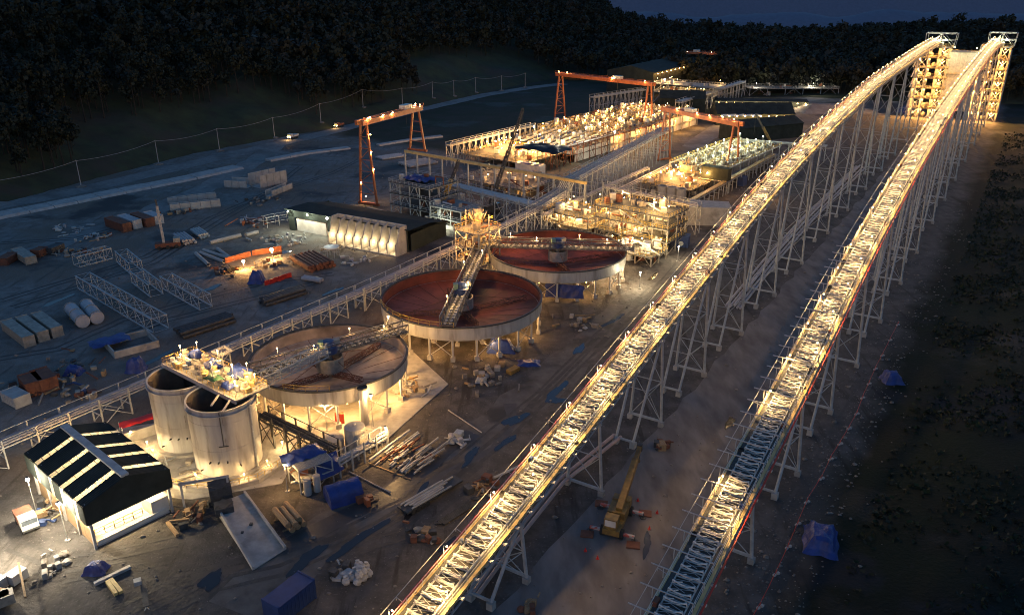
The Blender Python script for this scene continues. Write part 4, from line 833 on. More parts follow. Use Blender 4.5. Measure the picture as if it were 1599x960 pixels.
# ---- flotation cells
def make_cell(label):
    t = thing('flotation_cell', label, 'flotation cell', (0, 0, 0), RU, 'flotation cells in the large lit block')
    MB().lathe([(3.5, .2), (3.5, 7.0), (3.3, 7.0), (3.3, 6.2), (.01, 6.2)], 20).build('tank_shell', 'equipment', t)
    MB().lathe([(4.0, 6.6), (4.0, 7.15), (3.5, 7.15), (3.5, 6.6)], 20).build('froth_launder', 'equipment', t)
    MB().box((0, 0, 7.5), (8.6, 1.9, .25)).build('deck_beam', 'grating', t)
    m_ = MB().lathe([(.01, 9.9), (.4, 9.8), (.45, 9.0), (.7, 8.8), (.95, 7.7), (.01, 7.7)], 12).build('agitator_drive', 'equipment', t); MB().box((1.15, .1, 8.7), (.7, .7, 1.3)).build('motor', 'equipment', m_)
    MB().rail([(-4.2, -.95, 7.6), (4.2, -.95, 7.6)], 1.1, 1.4, .06).rail([(-4.2, .95, 7.6), (4.2, .95, 7.6)], 1.1, 1.4, .06).build('handrail', 'rail_yellow', t)
    MB().path([(-3.8, -3.2, 3.6), (-3.8, -3.2, 8.6), (-1.0, -3.2, 8.6), (-1.0, -3.2, 7.0)], .14, 6).path([(3.4, 3.2, 3.6), (3.4, 3.2, 8.2), (.6, 3.4, 8.2)], .12, 6).build('air_pipe', 'galvanised', t); MB().beam((-4.3, 3.4, 7.5), (4.3, 3.4, 7.5), .7, .12).build('side_walkway', 'open_grating', t); MB().rail([(-4.3, 3.8, 7.5), (4.3, 3.8, 7.5)], 1.1, 1.4, .06).build('handrail', 'rail_yellow', t); MB().beam((1.6, -.9, 3.6), (3.6, -3.4, 7.4), .7, .1).build('stair', 'galvanised', t)
    MB().box((-2.4, 2.0, 7.8), (1.6, 1.3, 1.2), .3).build('valve_box', 'equipment', t); MB().path([(2.2, -2.4, 7.2), (2.2, -2.4, 9), (3.6, -1.2, 9), (3.6, -1.2, 7)], .2, 6).build('froth_pipe', 'white_sheet', t)
    return t
cell0 = None; rr = random.Random(11)
for r_ in range(4):
    for k in range(10):
        u, v = 329 + k * 9.3, -221.5 + r_ * 9.3
        lab = 'round flotation cell, %s from the front in the %s row from the left' % (ordn(k), ordn(r_))
        p = uv(u, v)
        if cell0 is None: cell0 = make_cell(lab); c = cell0; c.location = p
        else: c = copy_tree(cell0, p, RU + rr.choice((0, math.pi)), lab)
        if True:
            x, y = rr.uniform(-2, 2), -1.3
            l = put(MB().tube((0, 0, -3.4), (0, 0, 0), .05, 4).mesh('lamp_post', 'galvanised'), 'lamp_post', c, (x, y, 9.8 + rr.random())); bulb((0, 0, .1), 'bulb_warm', .10, l); light((0, 0, -.3), 500, (1, .52, .16), l, .2)
fs = thing('flotation_building', 'lit steel columns and floors under the large flotation block', 'steel frame', uv(324, -207.5), RU)
MB().box((46, 0, 3.4), (94, 41, .25)).build('floor_deck', 'grating', fs)
for k in range(11):
    for y in (-20.3, 20.3): MB().beam((-1 + k * 9.3, y, 0), (-1 + k * 9.3, y, 8.2), .4).build('column', 'equipment', fs)
for y in (-20.6, 20.6):
    MB().beam((-1, y, 7.4), (92, y, 7.4), .3, .5).beam((-1, y, 3.6), (92, y, 3.6), .3, .5).build('edge_beam', 'equipment', fs); MB().rail([(-1, y, 7.6), (92, y, 7.6)], 1.1, 2.3, .07).build('handrail', 'rail_yellow', fs)
for y in (-19.6, 19.6): MB().box((46, y, 3.6), (92, .2, 7)).build('side_wall', 'white_sheet', fs)
for k in range(5): light((6 + k * 19, -23.4, 5.6), 2000, AMBER, fs); bulb((6 + k * 19, -21.2, 6.0), 'bulb_amber', .18, fs)
for k in range(6): light((2 + k * 17, 23.5, 4.0), 1000, AMBER, fs)
for i in range(24):
    x, y = rr.uniform(0, 90), rr.choice((-1, 1)) * rr.uniform(15, 19); q = rr.random()
    if q < .5: MB().box((x, y, 8.6), (rr.uniform(1.2, 2.6), rr.uniform(1, 2), rr.uniform(1, 2)), rr.random()).build('control_box', rr.choice(('equipment', 'white_sheet', 'blue_paint')), fs)
    else: MB().cyl((x, y, 7.4), rr.uniform(.5, 1.1), rr.uniform(1.2, 2.6), 10).build('drum', 'equipment', fs)
for i, (px_, py_) in enumerate(((834, 198), (874, 204), (915, 199), (960, 206))):
    p = at(px_, py_, 13.5); floodlight(p, 2600, 'white mast floodlight, %s from the left at the front of the flotation rows' % ordn(i), COOL, 'bulb_white', .34, 13.5, 'mast floodlights at the front of the flotation block')
# long launders sloping to the front of the rows
lf = thing('launder_set', 'long pale pipes and launders sloping down to the front of the flotation block', 'pipework', uv(296, -207), RU)
for k in range(9):
    y = -16 + k * 4; MB().beam((2, y * 1.0, 5.6), (30, y, 7.2), 1.0 if k % 2 else .6, .6).build('launder', 'white_sheet' if k % 2 else 'galvanised', lf)
    MB().rail([(4, y + .8, 6.2), (30, y + .8, 7.6)], 1.0, 2.5, .05).build('handrail', 'rail_yellow', lf)
for k in range(6):
    for y in (-18, -6, 6, 18): MB().beam((k * 6, y, 0), (k * 6, y, 6), .3).build('column', 'equipment', lf)
MB().box((15, 0, 3.2), (32, 38, .2)).build('floor_deck', 'open_grating', lf)
MB().box((15, -18.6, 2.6), (31, .2, 5)).build('side_wall', 'white_sheet', lf)
for x, y in ((2, -14), (2, 2), (4, 16), (14, -8), (16, 10), (26, -15), (26, 4), (26, 17)): light((x, y, 9.2), 600, WARM, lf); bulb((x, y, 9.6), 'bulb_warm', .18, lf)
def clutter(t, x0, x1, y0, y1, z, n, seed, mats=('equipment', 'galvanised', 'white_sheet', 'rust'), big=1.0):
    r = random.Random(seed)
    for i in range(n):
        x, y = r.uniform(x0, x1), r.uniform(y0, y1); q = r.random(); m_ = r.choice(mats); s = big * r.uniform(.7, 1.3)
        if q < .25: MB().box((x, y, z + .7 * s), (1.6 * s, 1.1 * s, 1.4 * s), r.random() * 3).build('pump', m_, t)
        elif q < .5: MB().lathe([(.01, z + 2.3 * s), (.9 * s, z + 2.1 * s), (.95 * s, z + .2), (.95 * s, z)], 12, (x, y, 0)).build('drum', m_, t)
        elif q < .75: MB().path([(x, y, z), (x, y, z + 2 * s), (x + 2.6 * s * r.choice((-1, 1)), y, z + 2 * s), (x + 2.6 * s * r.choice((-1, 1)), y + .2, z)], .17 * s, 6).build('pipe_run', m_, t)
        else: MB().tube((x, y, z + .5), (x + r.uniform(2, 5) * s, y + r.uniform(-.5, .5), z + .5), .25 * s, 8).build('pipe', m_, t)
def tiered(name, label, org, rz, lx, ly, levels, mats, seed, lamps, color, watts, ncl, stair=True, bay=5.0, bmat='bulb_warm', cat='process plant', open_top=True):
    """a multi-level open process structure: columns, decks, rails, braces, stairs and equipment on each floor"""
    t = thing(name, label, cat, org, rz); nx, ny = max(1, round(lx / bay)), max(1, round(ly / bay)); top = levels[-1]; r = random.Random(seed)
    for i in range(nx + 1):
        for j in range(ny + 1): MB().beam((lx * i / nx, ly * j / ny, 0), (lx * i / nx, ly * j / ny, top + .1), .3).build('column', mats[0], t)
    for k, z in enumerate(levels):
        z0 = levels[k - 1] if k else 0
        MB().box((lx / 2, ly / 2, z - .12), (lx + .8, ly + .8, .22)).build('floor_deck', mats[1], t)
        MB().rail([(-.3, -.3, z), (lx + .3, -.3, z), (lx + .3, ly + .3, z), (-.3, ly + .3, z), (-.3, -.3, z)], 1.1, 1.8, .06).build('handrail', mats[2], t)
        mb = MB()
        for i in range(nx):
            a, b = lx * i / nx, lx * (i + 1) / nx
            if (i + k) % 2 == 0: mb.beam((a, 0, z0), ((a + b) / 2, 0, z - .2), .14).beam((b, 0, z0), ((a + b) / 2, 0, z - .2), .14)
        for y in (0, ly): mb.beam((0, y, z - .35), (lx, y, z - .35), .2, .3)
        for x in (0, lx): mb.beam((x, 0, z - .35), (x, ly, z - .35), .2, .3).beam((x, 0, z0), (x, ly, z - .2), .12)
        mb.build('cross_brace', mats[0], t)
        clutter(t, 1, lx - 2, .8, ly - 1, z, ncl, seed * 10 + k)
    if stair:
        for k, z in enumerate(levels):
            z0 = levels[k - 1] if k else 0; a, b = (lx * .35, lx * .75) if k % 2 else (lx * .75, lx * .35)
            s_ = MB().beam((a, -1.0, z0), (b, -1.0, z), .9, .12).build('stair', 'galvanised', t); MB().rail([(a, -1.45, z0), (b, -1.45, z)], 1.0, 1.5, .05).build('stair_rail', mats[2], s_)
    for i in range(lamps):
        x, y, z = r.uniform(.5, lx - .5), r.uniform(.3, ly - .3), r.choice(levels) + 2.6
        light((x, y, z), watts, color, t, .2); bulb((x, y, z + .3), bmat, .14, t)
    clutter(t, 1, lx - 2, .8, ly - 1, .1, ncl, seed * 10 + 9)
    return t
clutter(lf, 1, 28, -17, 16, 6.4, 40, 71, ('equipment', 'galvanised', 'white_sheet', 'blue_paint'), .8)

for q_ in (-14, -4.6, 4.7, 14): clutter(fs, 1, 88, q_ - .8, q_ + .8, 7.4, 30, int(80 + q_), ('equipment', 'galvanised', 'rust', 'white_sheet', 'dark_steel'), .95)
clutter(fs, 1, 88, -19, -15, 7.6, 24, 72); clutter(fs, 1, 88, 15, 19, 7.6, 24, 73)
# amber front section, below the launders
tiered('reagent_area', 'amber-lit pump floor with a black tarpaulin roof in front of the flotation block', uv(262, -191, 0), RU, 30, 32, [5.0], ('equipment', 'open_grating', 'rail_yellow'), 3, 40, AMBER, 980, 22, False, 7.5)
bt = thing('tarpaulin_roof', 'sagging black tarpaulin roof on posts before the launders of the flotation block', 'tarp roof', at(848, 226, 0) * 1.0, RV); bt.location = (*at(850, 228, 10).xy, 0)
tarp_mesh(21, 13, 10.2, .45, 8, 1.2).build('tarp', 'black_sheet', bt, True)
for x in (-8, 0, 8):
    for y in (-5, 5): MB().tube((x, y, 5), (x, y, 8.8), .1, 6).build('post', 'dark_steel', bt)
cx = thing('site_container', 'corrugated white container with a blue tarp over its top, below the black roof', 'container', (*at(828, 262, 4).xy, 0), RV)
MB().box((0, 0, 3.0), (12, 4, 5.6)).build('body', 'white_sheet', cx)
for k in range(17): MB().box((-5.6 + k * .7, -2.03, 2.8), (.3, .1, 5.0)).build('rib', 'white_sheet', cx)
o = tarp_mesh(11, 4.8, 5.95, .1, 4, .2).build('blue_cover', 'blue_tarp', cx); o = MB().box((5.2, -2.7, 2.6), (4.2, 1.0, 2.2)).build('blue_box', 'blue_paint', cx)
p = at(801, 287, 3.5); floodlight(p, 900, 'amber lamp among the pumps in front of the flotation block', AMBER, 'bulb_warm', .28)

# ---- greenish block
cell1 = None
for r_ in range(2):
    for k in range(7):
        u, v = 292 + k * 8.6, -133.5 + r_ * 10.5; lab = 'flotation cell in the greenish-lit block, %s from the front in the %s row' % (ordn(k), ('left', 'right')[r_])
        c = copy_tree(cell0, uv(u, v), RU, lab); c['group'] = 'flotation cells in the greenish-lit block'
        for ch in [o_ for o_ in c.children if o_.name.startswith('lamp_post')]:
            for g_ in list(ch.children): bpy.data.objects.remove(g_)
            bpy.data.objects.remove(ch)
        l = put(MB().tube((0, 0, -3.4), (0, 0, 0), .05, 4).mesh('lamp_post', 'galvanised'), 'lamp_post', c, (1.5, 1.2, 11)); bulb((0, 0, .1), 'bulb_green', .17, l); light((0, 0, -.3), 900, GREENISH, l, .2)
gf = thing('flotation_building', 'steel floor and columns under the greenish-lit flotation block', 'steel frame', uv(288, -128.5), RU)
MB().box((30, 0, 3.4), (62, 22, .25)).build('floor_deck', 'grating', gf)
for k in range(8):
    for y in (-11, 11): MB().beam((k * 8.6, y, 0), (k * 8.6, y, 8), .35).build('column', 'galvanised', gf)
for y in (-11.2, 11.2): MB().beam((0, y, 7.4), (61, y, 7.4), .3, .5).build('edge_beam', 'galvanised', gf); MB().rail([(0, y, 7.6), (61, y, 7.6)], 1.1, 2.2, .07).build('handrail', 'rail_yellow', gf)
p = at(1153, 213, 13); floodlight(p, 3000, 'white floodlight on a mast at the back of the greenish block', COOL, 'bulb_white', .36)
tiered('pump_area', 'amber-lit pump area in front of the greenish block', uv(263, -119, 0), RU, 24, 19, [4.5], ('equipment', 'open_grating', 'rail_yellow'), 5, 20, AMBER, 700, 18, False, 6.5)
bp_ = thing('switchroom', 'dark box-like switchroom raised at the front of the greenish block', 'switchroom', uv(283, -118, 0), RU)
MB().box((0, 0, 7.2), (3.2, 10.5, 4.4)).build('body', 'dark_cladding', bp_); MB().box((0, 0, 9.5), (3.8, 11, .25)).build('roof', 'dark_cladding', bp_); MB().box((0, 0, 4.9), (5, 12, .25)).build('platform', 'grating', bp_)
for y in (-5, 0, 5):
    for x in (-1.2, 1.2): MB().beam((x, y, 0), (x, y, 5), .3).build('leg', 'frame_steel', bp_)
for k in range(3):
    c_ = uv(258, -127 + k * 3.6); t = thing('concrete_tank', 'round grey concrete tank, %s from the left below the pump area' % ordn(k), 'tank', c_); MB().lathe([(1.7, 0), (1.7, 6), (1.5, 6), (1.5, 5), (.01, 5)], 24).build('shell', 'concrete', t); MB().lathe([(1.85, 5.8), (1.85, 6.1), (1.4, 6.1)], 24).build('rim', 'concrete', t)

# ---- tiered block right of the far thickener
tiered('tiered_plant', 'three-storey floodlit plant with stairs and tanks right of the far red thickener', uv(204, -122, 0), RV, 24, 12, [4.2, 8.0, 11.6], ('equipment', 'open_grating', 'rail_yellow'), 21, 28, WARM, 620, 15, True, 4.8)
tiered('tiered_plant', 'lower two-storey floodlit plant at the left of the three-storey plant', uv(203, -140, 0), RV, 16, 11, [3.6, 7.0], ('equipment', 'open_grating', 'rail_yellow'), 22, 16, WARM, 600, 12, True, 5.3)
tiered('tiered_plant', 'low floodlit pump deck in front of the three-storey plant', uv(193, -112, 0), RV, 15, 9, [2.8], ('equipment', 'open_grating', 'rail_yellow'), 23, 8, (1, .70, .34), 480, 14, False, 5.0)
for i, (px_, py_, r_, h_) in enumerate(((995, 382, 1.6, 5), (1023, 398, 1.3, 4.5), (880, 352, 2.4, 3.5), (1008, 400, 1.2, 3.4))):
    p = at(px_, py_, 0); t = thing('process_tank', ('pale upright tank in front of the three-storey plant', 'slim pale tank at the right foot of the three-storey plant', 'wide white tank behind the rim of the far thickener', 'small tank between two taller ones at the foot of the three-storey plant')[i], 'tank', p)
    MB().lathe([(r_, 0), (r_, h_), (r_ * .5, h_ + .5), (.01, h_ + .6)], 20).build('shell', 'white_sheet', t); MB().lathe([(r_ + .06, h_ * .5), (r_ + .06, h_ * .5 + .2), (r_, h_ * .5 + .2)], 20).build('band', 'galvanised', t); MB().tube((0, 0, h_ + .4), (0, 0, h_ + 1.2), .25, 8).build('nozzle', 'galvanised', t)
for x, y, wv in ((1000, 425, 1600), (965, 412, 1500), (1060, 385, 700)):
    p = at(x, y, 4.5); floodlight(p, wv, 'floodlight on a mast %s' % {1600: 'on the bright apron before the three-storey plant', 1500: 'by the right rim of the far thickener', 700: 'beside the blue generator box'}[wv], (1, .82, .5), 'bulb_white', .2)
gx = thing('generator_box', 'blue generator box with a round vent beside the three-storey plant', 'generator', at(1066, 384, 0), R(-20)); MB().box((0, 0, 1.7), (3.6, 3.2, 3.4)).build('body', 'blue_paint', gx); MB().tube((-.3, -1.75, 1.2), (-.3, -1.6, 1.2), .7, 14).build('vent', 'white_sheet', gx); MB().box((0, 0, 3.5), (3.8, 3.4, .16)).build('roof', 'blue_paint', gx)
ce = tag(MB().prism([(-7, -4), (7, -5), (8, 3), (-4, 6)], 0, 6).build('concrete_abutment', 'concrete'), 'big grey concrete abutment below the yellow pipe run', 'abutment'); ce.location = uv(244, -104)

# ---- far buildings behind the plant
def hall(label, a, b, depth, eave, ridge, lamps=0, lampcol=AMBER, blue=False):
    a, b = Vector(a), Vector(b); d = b - a; L = d.length; t = thing('hall', label, 'industrial hall', (a.x, a.y, 0), math.atan2(d.y, d.x))
    MB().box((L / 2, depth / 2, eave / 2), (L, depth, eave)).build('wall', 'dark_cladding', t)
    n = max(2, round(L / 8))
    for k in range(n):
        x0, x1 = L * k / n, L * (k + 1) / n - .12
        for y0, y1, z0, z1 in ((-.6, depth / 2, eave + .05, ridge), (depth + .6, depth / 2, eave + .05, ridge)): MB().add([(x0, y0, z0), (x1, y0, z0), (x1, y1, z1), (x0, y1, z1), (x0, y0, z0 - .1), (x1, y0, z0 - .1), (x1, y1, z1 - .1), (x0, y1, z1 - .1)], [(0, 1, 2, 3), (7, 6, 5, 4), (0, 4, 5, 1), (3, 2, 6, 7), (0, 3, 7, 4), (1, 5, 6, 2)]).build('roof_sheet', 'dark_cladding', t)
    for x in (.01, L - .01): MB().add([(x, 0, eave), (x, depth, eave), (x, depth / 2, ridge - .1)], [(0, 1, 2)]).build('gable', 'dark_cladding', t)
    for k in range(lamps):
        x = L * (k + .5) / lamps; light((x, -1.8, eave - 1), 800, lampcol, t, .3); bulb((x, -1.6, eave - .8), 'bulb_amber', .3, t)
    if blue: MB().box((L * .3, -.7, eave - .4), (L * .5, .5, 1.2)).build('fascia', 'blue_paint', t)
    return t
hall('very long dark hall with a row of tiny lamps along its wall near the forest', at(1018, 150, 0), at(1105, 124, 0), 34, 15, 19, 14)
hall('dark hall with a blue fascia and lit front, in the middle distance', at(1118, 196, 0), at(1240, 196, 0), 17, 6, 11, 10, WARM, True)
hall('dark low hall behind the greenish block with a lit alley behind it', at(1150, 224, 0), at(1252, 214, 0), 14, 7, 10, 0)
hall('black hall end just behind the flotation block', at(1028, 178, 0), at(1100, 180, 0), 16, 9, 13, 0)
hall('dark roofed hall far behind the blue-fascia hall, fronted by bright lamps', at(1115, 168, 0), at(1262, 170, 0), 12, 4, 5, 12, (1, .72, .4))
tiered('thickener_plant', 'half-built steel frame with a few white lamps far behind the flotation block', at(1020, 160, 0), RV, 40, 18, [7, 12], ('galvanised', 'grating', 'galvanised'), 31, 12, WARM, 1500, 10, False, 10)
tiered('frame_building', 'grey steel frame at the far edge with a white lamp', at(1170, 150, 0), 0, 60, 16, [5], ('galvanised', 'grating', 'galvanised'), 32, 3, COOL, 1400, 10, False, 12, 'bulb_white')
hs = tag(MB().add([(0, 0, 0), (46, 0, 0), (34, 16, 9), (10, 16, 9), (46, 30, 0), (0, 30, 0)], [(0, 1, 2, 3), (1, 4, 2), (4, 5, 3, 2), (5, 0, 3)]).build('stockpile', 'road_gravel'), 'pale bluish gravel stockpile beside the blue-fascia hall', 'stockpile'); hs.location = at(1255, 178, 0); hs.scale = (1, 1, .4)

# ---- the dark hall with lit white bays
D0 = at(447, 345, 0) * 1.0; D0 = Vector((-71.5, 247.5, 0)); dd = Vector((-30.5, 224.5, 0)) - D0; L_ = dd.length; rz = math.atan2(dd.y, dd.x)
dh = thing('hall', 'long dark hall with white concrete transformer bays along its front', 'industrial hall', D0, rz)
MB().box((L_ / 2 + 0, 20.2, 2.2), (L_, .2, 4.4)).build('wall', 'dark_cladding', dh); MB().box((L_ - .1, 11, 2.6), (.2, 18, 5.2)).build('wall', 'dark_cladding', dh); MB().box((.1, 12, 2.6), (.2, 16, 5.2)).build('wall', 'dark_cladding', dh)
MB().box((1.2, 1, 3.4), (2.4, .3, 6.8)).build('wall', 'dark_cladding', dh); MB().box((19, 1, 3.4), (6, .3, 6.8)).build('wall', 'dark_cladding', dh); MB().box((8.5, 1, 5.6), (17, .3, 2.2)).build('wall', 'dark_cladding', dh); MB().box((34, 1, 3.4), (25, .3, 6.8)).build('wall', 'dark_cladding', dh)
for k in range(10):
    x0, x1 = -.8 + (L_ + 1.6) * k / 10, -.8 + (L_ + 1.6) * (k + 1) / 10 - .1
    MB().add([(x0, .2, 7.0), (x1, .2, 7.0), (x1, 11, 6.6), (x0, 11, 6.6), (x1, 20.8, 4.6), (x0, 20.8, 4.6), (x0, .2, 6.8), (x1, .2, 6.8), (x1, 20.8, 4.4), (x0, 20.8, 4.4)], [(0, 1, 2, 3), (3, 2, 4, 5), (0, 6, 7, 1), (5, 4, 8, 9), (6, 9, 8, 7)]).build('roof_sheet', 'dark_cladding', dh)
MB().box((9, 1.3, 2.2), (12, .15, 4.2)).build('inner_wall', 'white_sheet', dh)
for x in (1.5, 9.5, 17.5): light((x, -1.0, 6.6), 900, (.95, 1, .75), dh, .2); bulb((x, -.6, 6.6), 'bulb_white', .34 if x > 15 else .22, dh)
light((10, 5, 4), 900, COOL, dh, .3)
bx0 = 20.5
for k in range(9): MB().add([(bx0 + k * 3.15, -4.2, 0), (bx0 + k * 3.15, .8, 0), (bx0 + k * 3.15, .8, 8.2), (bx0 + k * 3.15, -1.8, 8.2 if k in (0, 8) else 7.2), (bx0 + k * 3.15, -3.4, 3.6), (bx0 + k * 3.15, -4.2, 3.6)] + [(bx0 + k * 3.15 + .35, -4.2, 0), (bx0 + k * 3.15 + .35, .8, 0), (bx0 + k * 3.15 + .35, .8, 8.2), (bx0 + k * 3.15 + .35, -1.8, 8.2 if k in (0, 8) else 7.2), (bx0 + k * 3.15 + .35, -3.4, 3.6), (bx0 + k * 3.15 + .35, -4.2, 3.6)], [(5, 4, 3, 2, 1, 0), (6, 7, 8, 9, 10, 11)] + [(i, (i + 1) % 6, 6 + (i + 1) % 6, 6 + i) for i in range(6)]).build('bay_wall', 'precast', dh)
MB().box((bx0 + 12.8, .95, 4.1), (25.8, .3, 8.3)).build('back_wall', 'precast', dh); MB().box((bx0 + 12.8, -2, .15), (26, 5, .3)).build('bay_floor', 'concrete', dh)
for k in range(8):
    x = bx0 + 1.75 + k * 3.15; MB().box((x, -.4, 1.3), (1.6, 1.6, 2.4)).build('transformer', 'equipment', dh); light((x, -2.4, 2.6), 260, (1, .72, .36), dh, .2); bulb((x - 1.2, -2.6, 2.6), 'bulb_warm', .16, dh)
    MB().box((x, .7, 5.8), (1.2, .4, 1.4)).build('bushing_box', 'dark_steel', dh)
p = Vector((-26, 236.0, 1.5)); gw = tag(MB().box((0, 0, .6), (46, .8, 1.2)).build('kerb_wall', 'precast'), 'pale low wall lit by a lamp behind the dark hall', 'wall'); gw.location = at(650, 346, 0); gw.rotation_euler = (0, 0, RV)
p = at(681, 347, 3); floodlight(p, 1500, 'greenish white floodlight behind the dark hall at the crane boom foot', (.95, 1, .72), 'bulb_white', .32)

# ---- half-built steel frame beside the left gantry crane
tiered('framed_structure', 'half-built grey steel frame with blue sheets on top beside the left gantry crane', uv(189, -194, 0), RV, 18, 14, [3.6, 7.4, 11.2], ('frame_steel', 'dark_steel', 'frame_steel'), 41, 0, WARM, 0, 5, False, 4.6)
o = tag(tarp_mesh(11, 7, .5, .45, 14, .6).build('blue_sheet', 'blue_tarp'), 'crumpled blue sheets on top of the half-built frame', 'tarp'); o.location = uv(196, -187, 11.9); o.rotation_euler = (0, 0, RV)
tiered('framed_structure', 'low grey steel frame with pale panels between the half-built frame and the silver rack', uv(187, -174, 0), RV, 13, 10, [3.2, 6.6], ('frame_steel', 'grating', 'frame_steel'), 42, 0, WARM, 0, 6, False, 4.4)
o = tag(MB().box((0, 0, 2.4), (6, 3, 4.6)).build('panel_crate', 'white_sheet'), 'pale panelled crate beside the boom of the mobile crane', 'crate'); o.location = (*at(712, 322, 0).xy, 0); o.rotation_euler = (0, 0, RV)
tiered('framed_structure', 'dark steel frame strewn with pipes in front of the flotation pump floor', uv(228, -196, 0), RV, 30, 22, [4.5], ('frame_steel', 'dark_steel', 'frame_steel'), 43, 6, AMBER, 420, 24, False, 7.5)
# the two mobile crane booms
def boom_crane(label, foot, tip, r, mat):
    foot, tip = Vector(foot), Vector(tip); t = thing('mobile_crane', label, 'crane', (foot.x, foot.y, 0), RU); q = Matrix.Rotation(-RU, 3, 'Z') @ (tip - foot)
    MB().box((0, 0, 1.3), (9, 2.8, 1.2)).build('carrier', mat, t); MB().box((-1.5, 0, 2.6), (3.4, 2.6, 1.6)).build('superstructure', mat, t); MB().box((3.6, .3, 2.5), (1.8, 2.2, 1.6)).build('cab', 'glass_dark', t)
    for x in (-3.4, -1.4, 1.6, 3.4):
        for y in (-1.3, 1.3): MB().tube((x, y - .3, .65), (x, y + .3, .65), .65, 12).build('wheel', 'rubber', t)
    b = Vector((0, 0, 3)); truss(MB(), b, b + q * .55, r, r, 9, .12, Vector((0, 1, 0))).build('boom', mat, t); truss(MB(), b + q * .5, b + q, r * .7, r * .7, 8, .1, Vector((0, 1, 0))).build('jib', 'dark_steel', t)
    MB().tube(b + q, b + q - Z3 * 9, .05, 4).build('hoist_rope', 'dark_steel', t)
    return t
boom_crane('mobile crane with its yellow-lit lattice boom rising by the steel frames', at(690, 338, 0), Vector((*at(693, 338, 0).xy, 0)) + Vector((5.0, 6, 14)), 1.3, 'rail_yellow')
boom_crane('mobile crane whose dark boom rises in front of the pump floor', at(766, 335, 0), Vector((*at(766, 335, 0).xy, 0)) + Vector((11, 12, 30)), 1.1, 'dark_steel')
boom_crane('small mobile crane with a raised thin boom beyond the yellow pipe run', at(1203, 235, 0), Vector((*at(1203, 235, 0).xy, 0)) + Vector((-8, 2, 13)), .8, 'crane_yellow')
clutter(clutter_later, -4, 3, -3.5, 3, 4.6, 7, 61, ('equipment', 'rust', 'galvanised'), .7); clutter(clutter_later, -4, 3, -3.5, 3, 9.1, 7, 62, ('equipment', 'rust', 'galvanised'), .7); clutter(clutter_later, -4, 3, -3.5, 3, 13.1, 6, 63, ('equipment', 'rust', 'galvanised'), .7)
clutter(pf, -11, 9, .6, 6, .6, 34, 64, ('lamplit_yellow', 'equipment', 'galvanised', 'white_sheet'), .55)
# ================================================================ loose things in the yards
def yaw(a, b):
    a, b = at(*a), at(*b); return math.atan2((b - a).y, (b - a).x)
def box_truss(label, a, b, w_, h_, n):
    A, B = at(*a), at(*b); d = B - A; t = thing('truss_section', label, 'truss', A, math.atan2(d.y, d.x), 'steel truss sections lying in the yard'); L = d.length
    c = {(s, j): (s * w_ / 2, j * h_ + .15) for s in (-1, 1) for j in (0, 1)}
    for (s, j), (y, z) in c.items(): MB().beam((0, y, z), (L, y, z), .26).build('chord', 'galvanised', t)
    for k in range(n + 1):
        x = L * k / n; mb = MB(); mb.path([(x, -w_ / 2, .15), (x, -w_ / 2, h_ + .15), (x, w_ / 2, h_ + .15), (x, w_ / 2, .15), (x, -w_ / 2, .15)], .075, 5); mb.build('cross_frame', 'galvanised', t)
        if k < n:
            x2 = L * (k + 1) / n
            for s in (-1, 1): MB().tube((x, s * w_ / 2, .15 if k % 2 else h_ + .15), (x2, s * w_ / 2, h_ + .15 if k % 2 else .15), .07, 5).build('diagonal', 'galvanised', t)
            MB().tube((x, -w_ / 2 if k % 2 else w_ / 2, h_ + .15), (x2, w_ / 2 if k % 2 else -w_ / 2, h_ + .15), .06, 5).build('top_diagonal', 'galvanised', t)
    return t
box_truss('longest grey lattice truss section lying in the left yard', (133, 448), (252, 517), 3.6, 3.4, 10)
box_truss('short lattice truss section at the upper left, lying flatter than the others', (120, 416), (172, 402), 3.2, 3.0, 4)
box_truss('short lattice truss section just above the long one, second from the left', (192, 408), (214, 427), 3.2, 3.2, 3)
box_truss('short lattice truss section in the middle of the yard group', (216, 440), (245, 462), 3.2, 3.2, 3)
box_truss('medium lattice truss section at the right end of the yard group', (262, 448), (322, 482), 3.2, 3.2, 5)

def container(label, a, b, w_=2.5, h_=2.6, mat='rust', doors=True, name='shipping_container', cat='container', group=None):
    A, B = at(*a), at(*b); d = B - A; L = d.length; t = thing(name, label, cat, A, math.atan2(d.y, d.x), group)
    MB().box((L / 2, 0, h_ / 2 + .12), (L, w_, h_)).build('body', mat, t); n = int(L / .6)
    rib = MB().box((0, 0, h_ / 2 + .12), (.22, w_ + .1, h_ - .4)).mesh('rib', mat)
    for k in range(n): put(rib, 'rib', t, ((k + .5) * L / n, 0, 0))
    for x in (.08, L - .08): MB().beam((x, -w_ / 2 - .03, h_ + .13), (x, w_ / 2 + .03, h_ + .13), .2).beam((x, -w_ / 2 - .03, .1), (x, w_ / 2 + .03, .1), .2).build('end_frame', mat, t)
    if doors:
        for s in (-1, 1): MB().box((L + .04, s * w_ / 4, h_ / 2 + .12), (.06, w_ / 2 - .12, h_ - .3)).build('door', mat, t)
    return t
container('blue shipping container cut off by the bottom edge of the view', (425, 972), (482, 926), 3.0, 2.9, 'blue_paint')
for i, (a, b) in enumerate((((13, 514), (48, 541)), ((36, 508), (70, 533)), ((60, 502), (92, 526)))): container('long pale box trailer at the far left, %s of three lying side by side' % ('leftmost', 'middle', 'rightmost')[i], a, b, 2.4, 2.3, 'equipment', False, 'box_trailer', 'trailer', 'three pale box trailers')
for i, (a, b) in enumerate((((46, 603), (58, 618)), ((64, 596), (80, 612)))): container('brown container among scrap at the lower left, %s one' % ('left', 'right')[i], a, b, 3.2, 2.8, 'rust')
container('white crate stack at the left edge below the brown containers', (16, 622), (38, 634), 3, 2.0, 'precast', False, 'crate', 'crate')
